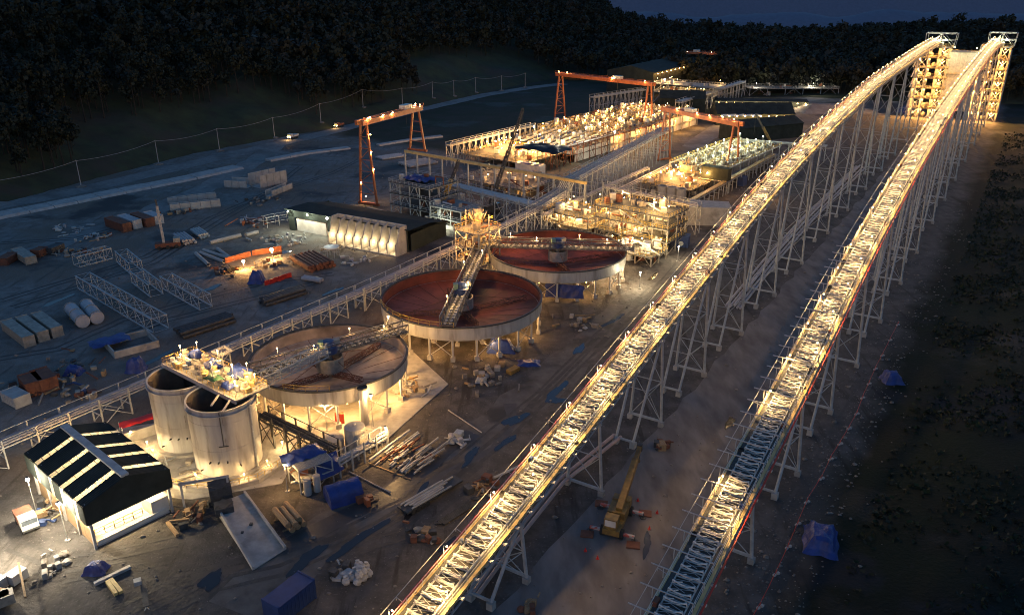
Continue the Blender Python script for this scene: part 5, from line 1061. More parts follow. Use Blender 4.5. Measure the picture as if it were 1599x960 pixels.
for i, (a, b, m_) in enumerate((((172, 352), (200, 362), 'rust'), ((192, 348), (216, 357), 'pipe_grey'), ((212, 345), (236, 354), 'rust'), ((232, 343), (250, 350), 'pipe_grey'))): container('weathered container in the row by the far yard road, %s from the left' % ordn(i), a, b, 3.0, 2.7, m_, True, 'shipping_container', 'container', 'row of weathered containers')
for i, (a, b, m_) in enumerate((((4, 415), (22, 405), 'rust'), ((28, 398), (50, 412), 'equipment'), ((56, 402), (70, 396), 'rust'), ((76, 398), (96, 390), 'dark_steel'))): container('rusty skip in the line at the yard\'s far left edge, %s from the left' % ordn(i), a, b, 3.0, 2.0, m_, False, 'skip', 'skip', 'rusty skips by the yard road')
for i, (a, b) in enumerate((((112, 490), (132, 512)), ((136, 484), (154, 506)))):
    A, B = at(*a), at(*b); d = B - A; t = thing('steel_drum', 'big pale cylinder lying on the yard gravel, %s one of two' % ('left', 'right')[i], 'drum', A, math.atan2(d.y, d.x)); L = d.length
    MB().tube((0, 0, 1.55), (L, 0, 1.55), 1.5, 18).build('shell', 'pipe_grey', t)
    for k in (.05, .5, .95): MB().tube((L * k - .12, 0, 1.55), (L * k + .12, 0, 1.55), 1.62, 18).build('band', 'equipment', t)
    MB().box((L * .3, 0, .15), (.3, 2.6, .5)).box((L * .7, 0, .15), (.3, 2.6, .5)).build('cradle', 'timber', t)
# tarp shelter and sheets
ts = thing('tarp_shelter', 'open-topped walled enclosure with a blue tarpaulin hanging over its back', 'shelter', at(206, 541, 0), R(40))
for c, s_ in (((0, 4, .8), (9, .3, 1.6)), ((0, -4, .8), (9, .3, 1.6)), ((4.5, 0, .8), (.3, 8.3, 1.6)), ((-4.5, 0, .8), (.3, 8.3, 1.6))): MB().box(c, s_).build('wall', 'concrete', ts)
o = tarp_mesh(8, 5, 1.9, .2, 33, .4).build('blue_cover', 'blue_tarp', ts, True); o.location = (-3.6, 3, 0)
def tarp_heap(label, px_, py_, d, seed, mat='blue_tarp', name='tarp_heap', rz=0):
    o = tag(draped((d[0] * 1.15, d[1] * 1.15, d[2] * .8), seed).build(name, mat, None, False), label, 'tarp'); o.location = at(px_, py_, 0); o.rotation_euler = (0, 0, R(rz)); return o
tarp_heap('blue tarp heap at the wall corner beside the pipe rack', 213, 578, (3.4, 3, 3.4), 2)
tarp_heap('small blue cover among the scrap at the lower left', 116, 583, (3, 2.4, 2), 3)
tarp_heap('blue tent at the end of the red barrier in the welding yard', 401, 440, (3.6, 3.2, 3.6), 4)
tarp_heap('blue covered pile on the dark bank beside the right conveyor', 1281, 846, (4.2, 5.8, 2.6), 6, rz=-20)
tarp_heap('small dark blue cover on the bank, far above the larger blue pile', 1392, 595, (3.4, 3.0, 2.6), 7)
tarp_heap('crumpled blue tarp bundle below the shed', 150, 891, (2.6, 2.0, 1.7), 8)
tarp_heap('flat dark blue sheet on the mud between thickeners and conveyor', 826, 567, (4.0, 3.0, .6), 9)
tarp_heap('dark blue cover by the pipe bundle under the far trestles', 1422, 176, (13, 8, 5), 10)
tarp_heap('bright white heap of dumped lining near the muddy road', 750, 596, (1.8, 1.4, 1.2), 11, 'bulk_bag', 'lining_heap')
# scrap heaps: many odd pieces, each heap one thing with its pieces as parts
def heap(label, px_, py_, rad, n, seed, mats, cat='scrap heap', name='scrap_heap', long_=2.0, zmax=.9, rz=0, ry=None):
    t = thing(name, label, cat, at(px_, py_, 0), R(rz)); r = random.Random(seed); ry = ry or rad
    for i in range(n):
        x, y = r.gauss(0, rad * .45), r.gauss(0, ry * .45); m_ = r.choice(mats); q = r.random()
        if q < .45: a = r.random() * 3.14; L = r.uniform(.5, 1) * long_; MB().beam((x - math.cos(a) * L / 2, y - math.sin(a) * L / 2, .15 + r.random() * zmax), (x + math.cos(a) * L / 2, y + math.sin(a) * L / 2, .15 + r.random() * zmax), r.uniform(.12, .35)).build('offcut', m_, t)
        elif q < .8: MB().box((x, y, .3 + r.random() * zmax * .4), (r.uniform(.4, 1.6), r.uniform(.4, 1.4), r.uniform(.5, 1.4)), r.random() * 3).build('crate', m_, t)
        else: MB().lump((x, y, .3), (r.uniform(.7, 1.8), r.uniform(.7, 1.6), r.uniform(.5, 1.1)), r.randint(0, 999), 7, 4, .25).build('lump', m_, t)
    return t
DK = ('rust', 'dark_steel', 'equipment', 'timber'); PL = ('precast', 'galvanised', 'pipe_grey', 'white_sheet')
heap('wide heap of dark scrap at the lower left edge of the yard', 85, 592, 11, 46, 1, DK + ('rubble',), long_=4)
heap('scatter of scrap and blue cloth below the tarp shelter', 130, 615, 6, 22, 2, DK + ('blue_paint', 'precast'), long_=3)
heap('line of mixed rusty scrap along the far edge of the yard', 110, 395, 9, 34, 3, DK, long_=4, rz=15, ry=3)
heap('scrap and bins left of the weathered container row', 150, 372, 7, 22, 4, DK + PL, long_=3)
heap('white broken slabs scattered on the far yard gravel', 120, 361, 5, 14, 5, PL, long_=4, zmax=.5)
heap('small pale wreckage on the far left gravel', 92, 357, 3, 9, 6, PL, long_=3)
heap('dark scrap and a rusty skip behind the lattice truss group', 280, 333, 6, 20, 7, DK, long_=3)
heap('rubble and dark machinery behind the precast units', 398, 315, 7, 20, 8, ('rubble', 'dark_steel', 'equipment'), long_=3)
heap('glittering metal offcuts around the welding lamps', 445, 378, 8, 44, 9, PL + ('equipment',), long_=5, zmax=.5)
heap('orange and grey formwork stacked near the dark hall', 400, 347, 6, 30, 10, ('orange_paint', 'rust', 'pipe_grey', 'rust'), long_=6, zmax=1.4)
heap('dark drums and boxes at the left end of the welding yard', 352, 424, 5, 24, 11, ('dark_steel', 'rust', 'rubber'), long_=2)
heap('upright rusty drums inside the welding yard', 425, 413, 5, 20, 12, ('rust', 'equipment', 'timber'), long_=2, zmax=1.4)
heap('jumble of valves and pipe ends by the hall corner', 520, 392, 4, 18, 13, ('dark_steel', 'equipment', 'precast'), long_=3)
heap('pipes and offcuts along the foot of the bay-fronted hall', 560, 408, 7, 16, 14, PL, long_=4, zmax=.4)
heap('pile of tangled white bars by the muddy track', 712, 692, 2.2, 18, 15, PL, long_=2, zmax=.6)
heap('brown scrap bundle beside the left conveyor', 760, 765, 2.6, 20, 16, DK, long_=2.5)
heap('dark debris by the foot of the left conveyor', 668, 838, 2.6, 16, 17, DK, long_=2)
heap('row of small rusty blocks on the open road between the conveyors', 1032, 700, 3.2, 14, 18, ('rust', 'timber', 'dark_steel'), long_=1.2, rz=48, ry=1.0)
heap('rusty blocks lying near the bottom edge between the conveyors', 832, 945, 2.6, 10, 19, ('rust', 'timber'), long_=1.2, rz=48, ry=1.0)
heap('grey rubble heaped beside the far thickener legs', 905, 505, 5, 20, 20, ('rubble', 'concrete', 'timber'), long_=3, zmax=.4)
heap('timber and rubble strewn before the middle thickener legs', 760, 590, 6, 26, 21, ('rubble', 'timber', 'concrete', 'equipment'), long_=2.5, zmax=.4)
heap('building clutter on the lit slab under the grey thickener', 640, 610, 4.5, 30, 22, ('timber', 'white_sheet', 'equipment', 'precast'), long_=3, zmax=.8)
heap('dark planks and boxes beside the shed corner', 70, 800, 3.0, 16, 23, ('timber', 'equipment', 'dark_steel', 'blue_paint'), long_=3)
heap('pile of stones on the bright gravel yard', 85, 885, 4, 16, 24, ('rubble', 'concrete'), long_=1, zmax=.3)
heap('rubble and planks by the hopper at the top of the ramp', 300, 805, 3.0, 18, 27, ('rust', 'timber', 'dark_steel'), long_=3)
# precast units
def channel(label, a, b, w_, h_, name='precast_channel'):
    A, B = at(*a), at(*b); d = B - A; L = d.length; t = thing(name, label, 'precast unit', A, math.atan2(d.y, d.x)); n = max(2, int(L / 3))
    for k in range(n):
        x = L * (k + .5) / n; l = L / n - .15
        MB().box((x, 0, .15), (l, w_, .3)).build('base', 'precast', t); MB().box((x, -w_ / 2 + .15, h_ / 2), (l, .3, h_)).build('side', 'precast', t); MB().box((x, w_ / 2 - .15, h_ / 2), (l, .3, h_)).build('side', 'precast', t)
    return t
channel('large pale precast channel with ribbed sides by the yard road', (398, 293), (440, 283), 7, 5.0)
channel('angular pale precast inlet box beside the large channel', (357, 290), (392, 292), 6, 2.8)
channel('upper of two long pale precast beams on the far gravel', (262, 318), (338, 309), 2.2, 2.0)
channel('lower of two long pale precast beams on the far gravel', (266, 330), (345, 322), 2.2, 2.6)
channel('long tan tank-like trough left of the dark hall', (420, 307), (452, 294), 3.0, 2.2)
# white lined flume along the road: panels with joints
def flume(label, pts, w_, seed, group):
    t = thing('lined_flume', label, 'flume', at(*pts[0]), 0, group); O = Vector(t.location); r = random.Random(seed)
    for a, b in zip(pts[:-1], pts[1:]):
        A, B = at(*a) - O, at(*b) - O; n = max(1, int((B - A).length / 8)); d = (B - A).normalized(); nn = Vector((d.y, -d.x, 0))
        for k in range(n):
            p, q = A.lerp(B, k / n) + d * .12, A.lerp(B, (k + 1) / n) - d * .12; z = .9 + r.uniform(-.08, .08)
            MB().add([p - nn * w_ * .5, p - nn * w_ * .4 + Z3 * z, p + nn * w_ * .4 + Z3 * (z - .15), p + nn * w_ * .5, q - nn * w_ * .5, q - nn * w_ * .4 + Z3 * z, q + nn * w_ * .4 + Z3 * (z - .15), q + nn * w_ * .5], [(0, 1, 5, 4), (1, 2, 6, 5), (2, 3, 7, 6), (0, 3, 2, 1), (4, 5, 6, 7)]).build('panel', 'precast', t)
flume('long pale panelled flume running along the road at the left', [(-90, 362), (0, 338), (150, 308), (300, 278), (372, 262)], 8.0, 1, 'pale panelled flumes')
flume('shorter pale panelled flume below the left gantry crane road', [(418, 252), (480, 240), (545, 232)], 4.5, 2, 'pale panelled flumes')
flume('thin pale panelled flume curving behind the left gantry crane', [(590, 228), (640, 220), (690, 214)], 3.0, 3, 'pale panelled flumes')
# loose pipes
def loose_pipe(label, a, b, r_, mat='precast', group=None, z=0.0):
    A, B = at(*a), at(*b); d = B - A; L = d.length; t = tag(MB().lathe([(r_, 0), (r_, L), (r_ * .85, L), (r_ * .85, 0)], 14, closed=True).build('loose_pipe', mat), label, 'pipe', group)
    t.location = A + Z3 * (r_ + z); t.rotation_mode = 'QUATERNION'; t.rotation_quaternion = Z3.rotation_difference(d.normalized()); return t
for i, (a, b) in enumerate((((306, 398), (326, 416)), ((313, 397), (350, 411)), ((318, 393), (362, 407)), ((340, 391), (364, 408)))): loose_pipe('loose white pipe left of the welding lamps, %s from the left' % ordn(i), a, b, .5, 'precast', 'loose white pipes fanned on the gravel')
loose_pipe('long white pipe in two lengths behind the fanned pipes', (328, 382), (376, 370), .6, 'precast'); loose_pipe('shorter white pipe at the end of the long white one', (384, 370), (403, 365), .6, 'precast')
def pipe_stack(label, px_, py_, L, n, r_, mat, rz, seed, rows=2):
    t = thing('pipe_stack', label, 'pipe stack', at(px_, py_, 0), R(rz)); rr_ = random.Random(seed)
    for k in range(n):
        row = k * rows // n; m_ = n // rows; y = (k % m_ - m_ / 2) * r_ * 2.1 + row * r_; x = rr_.uniform(-.5, .5); MB().tube((-L / 2 + x, y, r_ + row * r_ * 1.8 + .15), (L / 2 + x, y, r_ + row * r_ * 1.8 + .15), r_, 9).build('pipe', mat, t)
    for x in (-L * .3, L * .3): MB().box((x, 0, .08), (.25, n / rows * r_ * 2.2, .15)).build('bearer', 'timber', t)
pipe_stack('stack of pale blue-grey pipes beside the white crane mast', 288, 377, 9, 8, .45, 'pipe_grey', 128, 1)
pipe_stack('stack of short grey pipe racks right of the crane mast', 312, 368, 8, 8, .4, 'galvanised', 128, 2)
pipe_stack('stack of dark pipes by the long pipe rack', 322, 512, 13, 10, .42, 'dark_steel', 48, 3)
pipe_stack('stack of dark pipes with pale ends near the hall, by the pipe rack', 443, 466, 12, 8, .42, 'dark_steel', 48, 4)
pipe_stack('broad stack of brown pipes right of the red barrier', 487, 414, 12, 14, .55, 'rust', 128, 5)
pipe_stack('thin dark bars lying beside the muddy track', 712, 802, 7, 6, .12, 'dark_steel', 48, 6, 1)
pipe_stack('flat stack of pale panels on the gravel below the left gantry crane', 652, 256, 14, 10, .5, 'precast', 38, 7, 1)
pipe_stack('flat stack of grey boards at the upper right of the gantry yard', 610, 246, 12, 8, .4, 'galvanised', 38, 8, 1)
pipe_stack('stacked dark logs beside the concrete ramp', 450, 816, 5.0, 6, .45, 'timber', 128, 9)
pipe_stack('pale grey pipe lying near the red barrier', 490, 438, 6, 2, .5, 'pipe_grey', -25, 10, 1)
# welding yard: red barrier, lamps, rusty screens
bar = thing('barrier', 'bright red plastic barrier in front of the welding yard', 'barrier', at(414, 446, 0), yaw((414, 446), (455, 432))); L_ = (at(455, 432) - at(414, 446)).length
for k in range(6): MB().box((L_ * (k + .5) / 6, .1 * (-1) ** k, .65), (L_ / 6 - .15, .35, 1.3)).build('panel', 'red_vinyl', bar)
for a, b, lab in (((352, 411), (392, 400), 'orange-red welding screen behind the left welding lamp'), ((394, 399), (440, 392), 'orange-red welding screen behind the right welding lamp')):
    t = tag(MB().box((0, 0, .8), ((at(*b) - at(*a)).length, .2, 1.6)).build('welding_screen', 'orange_paint'), lab, 'screen'); t.location = (at(*a) + at(*b)) / 2; t.rotation_euler = (0, 0, yaw(a, b))
p = at(380, 408, 2.6); floodlight(p, 2400, 'starry amber welding lamp, left and lower of two in the yard', AMBER, 'bulb_warm', .42)
p = at(424, 390, 3.2); floodlight(p, 3200, 'brightest starry yellow lamp in the yard, right of two', WARM, 'bulb_warm', .5)
rp = thing('round_platform', 'round white table-like frame beside the dark drums near the hall', 'frame', at(519, 402, 0)); MB().lathe([(2.2, 3.0), (2.2, 3.3), (.01, 3.35)], 20).build('top', 'white_sheet', rp)
for k in range(6): a = k * 1.05; MB().beam((2 * math.cos(a), 2 * math.sin(a), 0), (2 * math.cos(a), 2 * math.sin(a), 3), .2).build('leg', 'galvanised', rp)
fw = thing('scaffold_frame', 'white scaffold frames standing left of the dark hall', 'scaffold', at(418, 356, 0), R(38))
for x in (0, 4, 8):
    for y in (0, 3): MB().beam((x, y, 0), (x, y, 3.4), .16).build('post', 'precast', fw)
    MB().beam((x, 0, 3.4), (x, 3, 3.4), .16).build('transom', 'precast', fw)
for y in (0, 3): MB().beam((-.5, y, 3.4), (8.5, y, 3.4), .18).beam((-.5, y, 1.7), (8.5, y, 1.7), .14).build('ledger', 'precast', fw)
# white mast crane truck
mc = thing('crane_truck', 'brown crane truck with its thin white boom raised straight up in the yard', 'crane truck', at(263, 387, 0), R(20))
MB().box((0, 0, 1.2), (7, 2.6, 1.2)).build('chassis', 'rust', mc); MB().box((2.6, 0, 2.3), (1.8, 2.4, 1.4)).build('cab', 'equipment', mc); MB().beam((-1, 0, 1.8), (-1.2, 0, 13), .7).build('boom', 'precast', mc); MB().beam((-1.2, 0, 12.8), (-1.3, 0, 15), .45).build('boom_tip', 'dark_steel', mc)
for x in (-2.4, 0, 2.4):
    for y in (-1.2, 1.2): MB().tube((x, y - .2, .55), (x, y + .2, .55), .55, 12).build('wheel', 'rubber', mc)
# vehicles with headlamps on the hill road
def truck(label, a, b, mat, lamps=True, L=6.5, bed=None):
    A, B = at(*a), at(*b); z = max(0, th(A.x, A.y)) + .1; t = thing('truck', label, 'truck', (A.x, A.y, z), math.atan2((B - A).y, (B - A).x))
    MB().box((0, 0, .95), (L, 2.2, .5)).build('chassis', 'dark_steel', t); MB().box((L * .32, 0, 1.9), (1.9, 2.2, 1.7)).build('cab', mat, t); MB().box((L * .34, 0, 2.25), (1.95, 2.0, .7)).build('windscreen', 'glass_dark', t); MB().box((-L * .17, 0, 1.6), (L * .62, 2.3, .9)).build('load_bed', bed or mat, t)
    for x in (-L * .3, L * .3):
        for y in (-1, 1): MB().tube((x, y - .18, .5), (x, y + .18, .5), .5, 12).build('wheel', 'rubber', t)
    if lamps:
        for y in (-.75, .75): bulb((L / 2 + .15, y, 1.2), 'bulb_warm', .22, t, 'headlight')
        light((L / 2 + 1.2, 0, 1.3), 220, WARM, t, .2)
    return t
truck('truck with headlights lit on the hill road, nearer the precast units', (458, 217), (440, 222), 'white_sheet'); truck('truck with headlights lit on the hill road, nearer the gantry crane', (530, 199), (512, 204), 'orange_paint')
truck('pale flatbed truck parked on the bright gravel beside the shed', (44, 822), (52, 836), 'white_sheet', False, 5.2, 'rust')
# telegraph poles and wires along the hill road
POLES = [(-30, 332), (127, 292), (248, 257), (343, 236), (429, 216), (502, 199), (568, 181), (629, 171), (676, 160), (709, 154), (743, 147), (783, 142), (820, 137)]
tips = []
for i, (px_, py_) in enumerate(POLES):
    p = at(px_, py_, 0); z = max(0, th(p.x, p.y)); t = thing('utility_pole', 'pale utility pole on a stony mound along the hill road, %s from the left' % ordn(i), 'utility pole', (p.x, p.y, z - .1), 0, 'utility poles along the hill road')
    MB().tube((0, 0, 0), (0, 0, 10.5), .17, 7, .11).build('pole', 'pipe_grey', t); MB().beam((-.8, 0, 10.1), (.8, 0, 10.1), .14).build('crossarm', 'timber', t); MB().lump((0, 0, .2), (4, 3.4, 1.4), i, 9, 5, .2).build('stone_mound', 'rubble', t); tips.append(Vector((p.x, p.y, z + 10.1)))
for i, (a, b) in enumerate(zip(tips[:-1], tips[1:])):
    P = [a.lerp(b, k / 8) - Z3 * (1.2 * 4 * (k / 8) * (1 - k / 8)) for k in range(9)]; O = P[0]
    o = tag(MB().path([q - O for q in P], .055, 4).build('overhead_wire', 'pipe_grey'), 'sagging wire between the %s and %s utility poles of the hill road' % (ordn(i), ordn(i + 1)), 'wire', 'wires along the hill road'); o.location = O

# ---- between thickeners and conveyor
for i, (px_, py_, r_, h_) in enumerate(((522, 703, 1.75, 2.6), (556, 698, 1.75, 4.2))):
    t = thing('water_tank', ('shorter white water tank below the grey thickener', 'taller white water tank beside the stack pipe')[i], 'tank', at(px_, py_, 0)); MB().lathe([(r_, 0), (r_, h_), (r_ * .5, h_ + .22), (.01, h_ + .3)], 28).build('shell', 'precast', t, False); MB().tube((0, 0, h_ + .2), (0, 0, h_ + .6), .3, 10).build('hatch', 'galvanised', t)
sp_ = thing('stack_pipe', 'upright grey pipe with a dark cap standing at the rim of the grey thickener', 'pipe', at(570, 663, 0)); MB().tube((0, 0, 0), (0, 0, 7.4), .75, 18).build('pipe', 'tank_plate', sp_); MB().tube((0, 0, 7.4), (0, 0, 7.7), .95, 18).build('cap', 'dark_steel', sp_)
rx = thing('red_cabinet', 'red cabinet standing under the grey thickener', 'cabinet', at(531, 661, 0), R(15)); MB().box((0, 0, 1.1), (1.6, .8, 2.0)).build('body', 'red_paint', rx); MB().box((-.4, -.43, 1.1), (.74, .06, 1.8)).build('door', 'red_paint', rx); MB().box((.4, -.43, 1.1), (.74, .06, 1.8)).build('door', 'red_paint', rx)
pipe_rack('short pipe rack reaching from the blue-sheeted skid past the white tanks', at(525, 722, 2.6), at(600, 678, 2.6), 2.6, 1.6, 3, 2.6, 'pipe_grey', 'frame_steel', None, True, False)
pipe_rack('dark pipe rack running from the front tank to the blue-sheeted skid', at(412, 648, 5.0), at(520, 700, 3.6), 5.0, 2.4, 5, 3.2, 'dark_steel', 'dark_steel', None, True, True)
sk = thing('filter_skid', 'two-level equipment skid draped with blue sheets beside the front tank', 'skid', at(487, 752, 0), R(38))
for x in (-2.8, 0, 2.8):
    for y in (-2.2, 2.2): MB().beam((x, y, 0), (x, y, 4.4), .18).build('post', 'galvanised', sk)
for z in (2.2, 4.3): MB().beam((-2.9, -2.2, z), (2.9, -2.2, z), .18).beam((-2.9, 2.2, z), (2.9, 2.2, z), .18).beam((-2.8, -2.2, z), (-2.8, 2.2, z), .18).beam((2.8, -2.2, z), (2.8, 2.2, z), .18).build('frame', 'galvanised', sk); MB().box((0, 0, z + .08), (5.6, 4.4, .1)).build('floor', 'grating', sk)
for x in (-2.0, -.4): MB().cyl((x, -3.0, .2), .6, 2.8, 14).build('pressure_vessel', 'precast', sk)
for x in (-2.8, 0): MB().beam((x, -2.2, .1), (x + 2.8, -2.2, 2.2), .12).beam((x + 2.8, -2.2, 2.3), (x, -2.2, 4.2), .12).build('brace', 'galvanised', sk)
clutter(sk, -2, 1, -1.5, 1.5, 2.3, 6, 77, big=.7); clutter(sk, -2, 1, -1.5, 1.5, .1, 6, 78, big=.7)
o = tarp_mesh(6.6, 3.6, 5.2, .3, 51, .8, 11).build('blue_cover', 'blue_tarp', sk, True); o.location = (-.4, 1.6, 0)
o = tarp_mesh(4.6, 3.4, 0, .22, 52, .3, 9).build('blue_cover', 'blue_tarp', sk, True); o.location = (2.4, -1.6, 3.0); o.rotation_euler = (R(48), 0, R(8))
tb = thing('blue_tent', 'rounded blue tarpaulin tent in front of the equipment skid', 'tent', at(537, 778, 0), R(30)); mb = MB(); vs = []
for i in range(9):
    for j in range(13):
        a = math.pi * j / 12; vs.append((-2.6 + 5.2 * i / 8 + .08 * math.sin(j * 2.1), -1.9 * math.cos(a) * (1 + .03 * math.sin(i * 2.0)), 2.9 * math.sin(a) ** .6 + .07 * math.sin(i * 1.7 + j)))
mb.add(vs, [(i * 13 + j, (i + 1) * 13 + j, (i + 1) * 13 + j + 1, i * 13 + j + 1) for i in range(8) for j in range(12)]).build('cover', 'blue_tarp', tb, True)
for i in (0, 8): MB().add([vs[i * 13 + j] for j in range(13)], [tuple(range(13))]).build('end_flap', 'blue_tarp', tb)
heap('orange and brown boxes beside the blue tent', 573, 785, 1.3, 10, 31, ('orange_paint', 'timber', 'rust'), long_=1.2)
def low_trailer():
    t = thing('trailer', 'long low trailer loaded with white steel sections and pipes', 'trailer', at(652, 764, 0), yaw((618, 776), (690, 735))); L = 11.5; r = random.Random(9)
    MB().box((0, -3.2, .75), (L, 2.4, .3)).build('bed', 'dark_steel', t)
    for k in range(4):
        for y in (-4.3, -2.1): MB().tube((-4.6 + k * .95, y - .18, .42), (-4.6 + k * .95, y + .18, .42), .42, 12).build('wheel', 'rubber', t)
    for k in range(9): y = -4.2 + k * .25; MB().beam((r.uniform(-5.4, -4), y, 1.05 + .12 * (k % 2)), (r.uniform(2, 5.4), y + r.uniform(-.2, .2), 1.05 + .12 * (k % 2)), .2).build('steel_section', 'precast', t)
    return t
low_trailer()
stk = thing('steel_stack', 'spread of stacked white steel sections behind the low trailer', 'steel stack', at(632, 718, 0), yaw((590, 742), (660, 690))); r = random.Random(4)
for k in range(46):
    y = r.uniform(-4.2, 3.6); x = r.uniform(-4.5, 3); L = r.uniform(1.4, 6.5) if abs(y) > 1 else r.uniform(1, 3); a = r.gauss(0, .08); z = .2 + r.random() * .9; MB().beam((x, y, z), (x + L * math.cos(a), y + L * math.sin(a), z), r.uniform(.12, .32), r.uniform(.15, .35)).build('steel_section', r.choice(('precast', 'galvanised', 'precast', 'rust')), stk)
MB().beam((-4.5, 3.7, 1.2), (6.5, 4.0, 1.2), .35, .35).build('long_beam', 'precast', stk)
for k in range(4): MB().beam((-4 + k * 2.6, -4.4, .08), (-4 + k * 2.6, 4.2, .08), .2).build('bearer', 'timber', stk)
# pile of white bulk bags
r = random.Random(2); n_ = 0
for (px_, py_, z, lab) in ((541, 911, 0, 'front left'), (549, 905, 0, 'next to the front left one'), (559, 912, 0, 'front middle'), (568, 906, 0, 'right of the front middle'), (576, 899, 0, 'right end'), (555, 897, 0, 'behind the front middle'), (564, 893, 0, 'rear middle'), (572, 889, 0, 'rear right'), (559, 886, 0, 'rearmost'), (561, 902, .9, 'upper centre'), (568, 896, .9, 'upper right'), (563, 889, .9, 'upper rear')):
    o = tag(MB().lump((0, 0, .5), (1.3, 1.2, 1.15), n_ + 50, 7, 4, .16).tube((0, 0, .95), (.1, 0, 1.25), .2, 6, .32).build('bulk_bag', 'bulk_bag', None, False), 'white bulk bag in the pile near the road, %s bag' % lab, 'bag', 'pile of white bulk bags'); o.location = at(px_, py_, z); o.rotation_euler = (0, 0, r.random() * 3); n_ += 1
heap('dark broken bags and waste beside the white bulk bags', 535, 898, 1.8, 14, 33, ('rubble', 'dark_steel', 'bulk_bag'), long_=1)
# concrete ramp
rq = [at(x, y, 0) for x, y in ((338, 800), (384, 782), (446, 858), (396, 890))]; rc = sum((Vector(q) for q in rq), Vector()) / 4
rm = thing('concrete_ramp', 'pale concrete ramp with low kerbs falling from the front tank to the road', 'ramp', rc); q = [v - rc for v in rq]
MB().add([q[0] + Z3 * 1.5, q[1] + Z3 * 1.5, q[2] + Z3 * .15, q[3] + Z3 * .15] + [v * 1.0 for v in q], [(3, 2, 1, 0), (0, 1, 5, 4), (1, 2, 6, 5), (2, 3, 7, 6), (3, 0, 4, 7)]).build('slab', 'concrete', rm)
for a, b in ((0, 3), (1, 2)): MB().beam(q[a] + Z3 * 1.65, q[b] + Z3 * .35, .3, .6).build('kerb', 'precast', rm)
for x, y, s_ in ((.2, .5, .45), (-.6, -1.2, .35)): MB().box((x, y, .98 + .12 * y), (s_, s_, .3)).build('dark_block', 'dark_steel', rm)
for px_, py_, d, lab in ((347, 786, (3.2, 2.6, 3.6), 'dark steel hopper at the head of the ramp, taller one'), (352, 806, (2.6, 2.4, 2.2), 'dark square hopper box sitting on the head of the ramp')):
    t = thing('hopper', lab, 'hopper', at(px_, py_, 0), R(25)); MB().prism([(-d[0] / 2, -d[1] / 2), (d[0] / 2, -d[1] / 2), (d[0] / 2, d[1] / 2), (-d[0] / 2, d[1] / 2)], 1.0, d[2]).build('bin', 'dark_steel', t); MB().lathe([(.01, d[2] + .02), (d[0] * .55, d[2] + .02), (d[0] * .55, d[2] + .12), (.01, d[2] + .12)], 4).build('lid', 'dark_steel', t)
    for x in (-1, 1): MB().beam((x, -1, 0), (x, -1, 1.2), .2).beam((x, 1, 0), (x, 1, 1.2), .2).build('leg', 'dark_steel', t)
# bottom-left bits
for label, a, b, m_ in (('long grey timber baulk lying below the blue tarp bundle', (148, 914), (204, 887), 'pipe_grey'), ('first of two short pale planks under the timber baulk', (168, 910), (182, 930), 'lamplit_yellow'), ('second of two short pale planks under the timber baulk', (174, 907), (190, 927), 'lamplit_yellow'), ('stacked planks beside the shed corner, lit amber', (262, 818), (278, 838), 'timber')):
    A, B = at(*a), at(*b); t = tag(MB().beam((0, 0, .3), ((B - A).length, 0, .3), .5, .45).build('plank', m_), label, 'plank'); t.location = A; t.rotation_euler = (0, 0, yaw(a, b))
wb = thing('work_bench', 'narrow dark trestle bench near the bottom edge of the gravel yard', 'bench', at(230, 955, 0), yaw((232, 960), (226, 915))); MB().box((2.6, 0, .9), (5.2, .7, .1)).build('top', 'dark_steel', wb); MB().box((5.0, .6, 1.2), (.9, .9, .6)).build('vice_box', 'galvanised', wb)
for x in (.4, 4.8): MB().beam((x, -.3, 0), (x, .3, .9), .1).beam((x, .3, 0), (x, -.3, .9), .1).build('leg', 'galvanised', wb)
st_ = thing('stacked_frames', 'yellow-lit stacked frames and crates at the left bottom corner', 'crates', at(5, 935, 0), R(35))
for k in range(6): MB().box((r.uniform(-2, 2), r.uniform(-3, 3), .8 + .2 * (k % 3)), (2.2, 1.6, 1.4), r.random()).build('crate', ('timber', 'white_sheet', 'equipment')[k % 3], st_)
for x in (-2.5, 2.5): MB().beam((x, -3.5, 1.6), (x, 4.5, 1.6), .25).build('rail', 'timber', st_)
# the yellow mobile crane between the conveyors
yc = thing('mobile_crane', 'yellow rough-terrain crane with red outriggers parked between the conveyors', 'crane', at(963, 818, 0), yaw((952, 832), (985, 755)))
MB().box((0, 0, 1.15), (7.6, 2.5, .9)).build('chassis', 'crane_yellow', yc); MB().box((-2.6, .2, 2.3), (1.7, 1.9, 1.6)).build('cab', 'crane_yellow', yc); MB().box((-3.47, .2, 2.45), (.06, 1.6, 1.0)).build('windscreen', 'white_sheet', yc)
MB().box((.9, 0, 2.1), (3.6, 2.6, 1.2)).build('superstructure', 'crane_yellow', yc); MB().box((2.9, 0, 2.2), (1.4, 2.7, 1.3)).build('counterweight', 'crane_yellow', yc)
MB().beam((-.4, -.3, 2.8), (9.6, -.3, 5.4), .95, 1.0).build('boom', 'crane_yellow', yc); MB().beam((9, -.3, 5.25), (12.4, -.3, 6.1), .65, .7).build('boom_extension', 'crane_yellow', yc); MB().box((12.5, -.3, 6.0), (.8, .8, 1.1)).build('boom_head', 'dark_steel', yc); MB().tube((12.6, -.3, 5.6), (12.6, -.3, 3.6), .05, 5).build('hook_rope', 'dark_steel', yc); MB().lump((12.6, -.3, 3.4), (.5, .4, .7), 2).build('hook_block', 'crane_yellow', yc); MB().tube((1.5, -.3, 2.4), (5.4, -.3, 4.1), .22, 8).build('luff_cylinder', 'galvanised', yc)
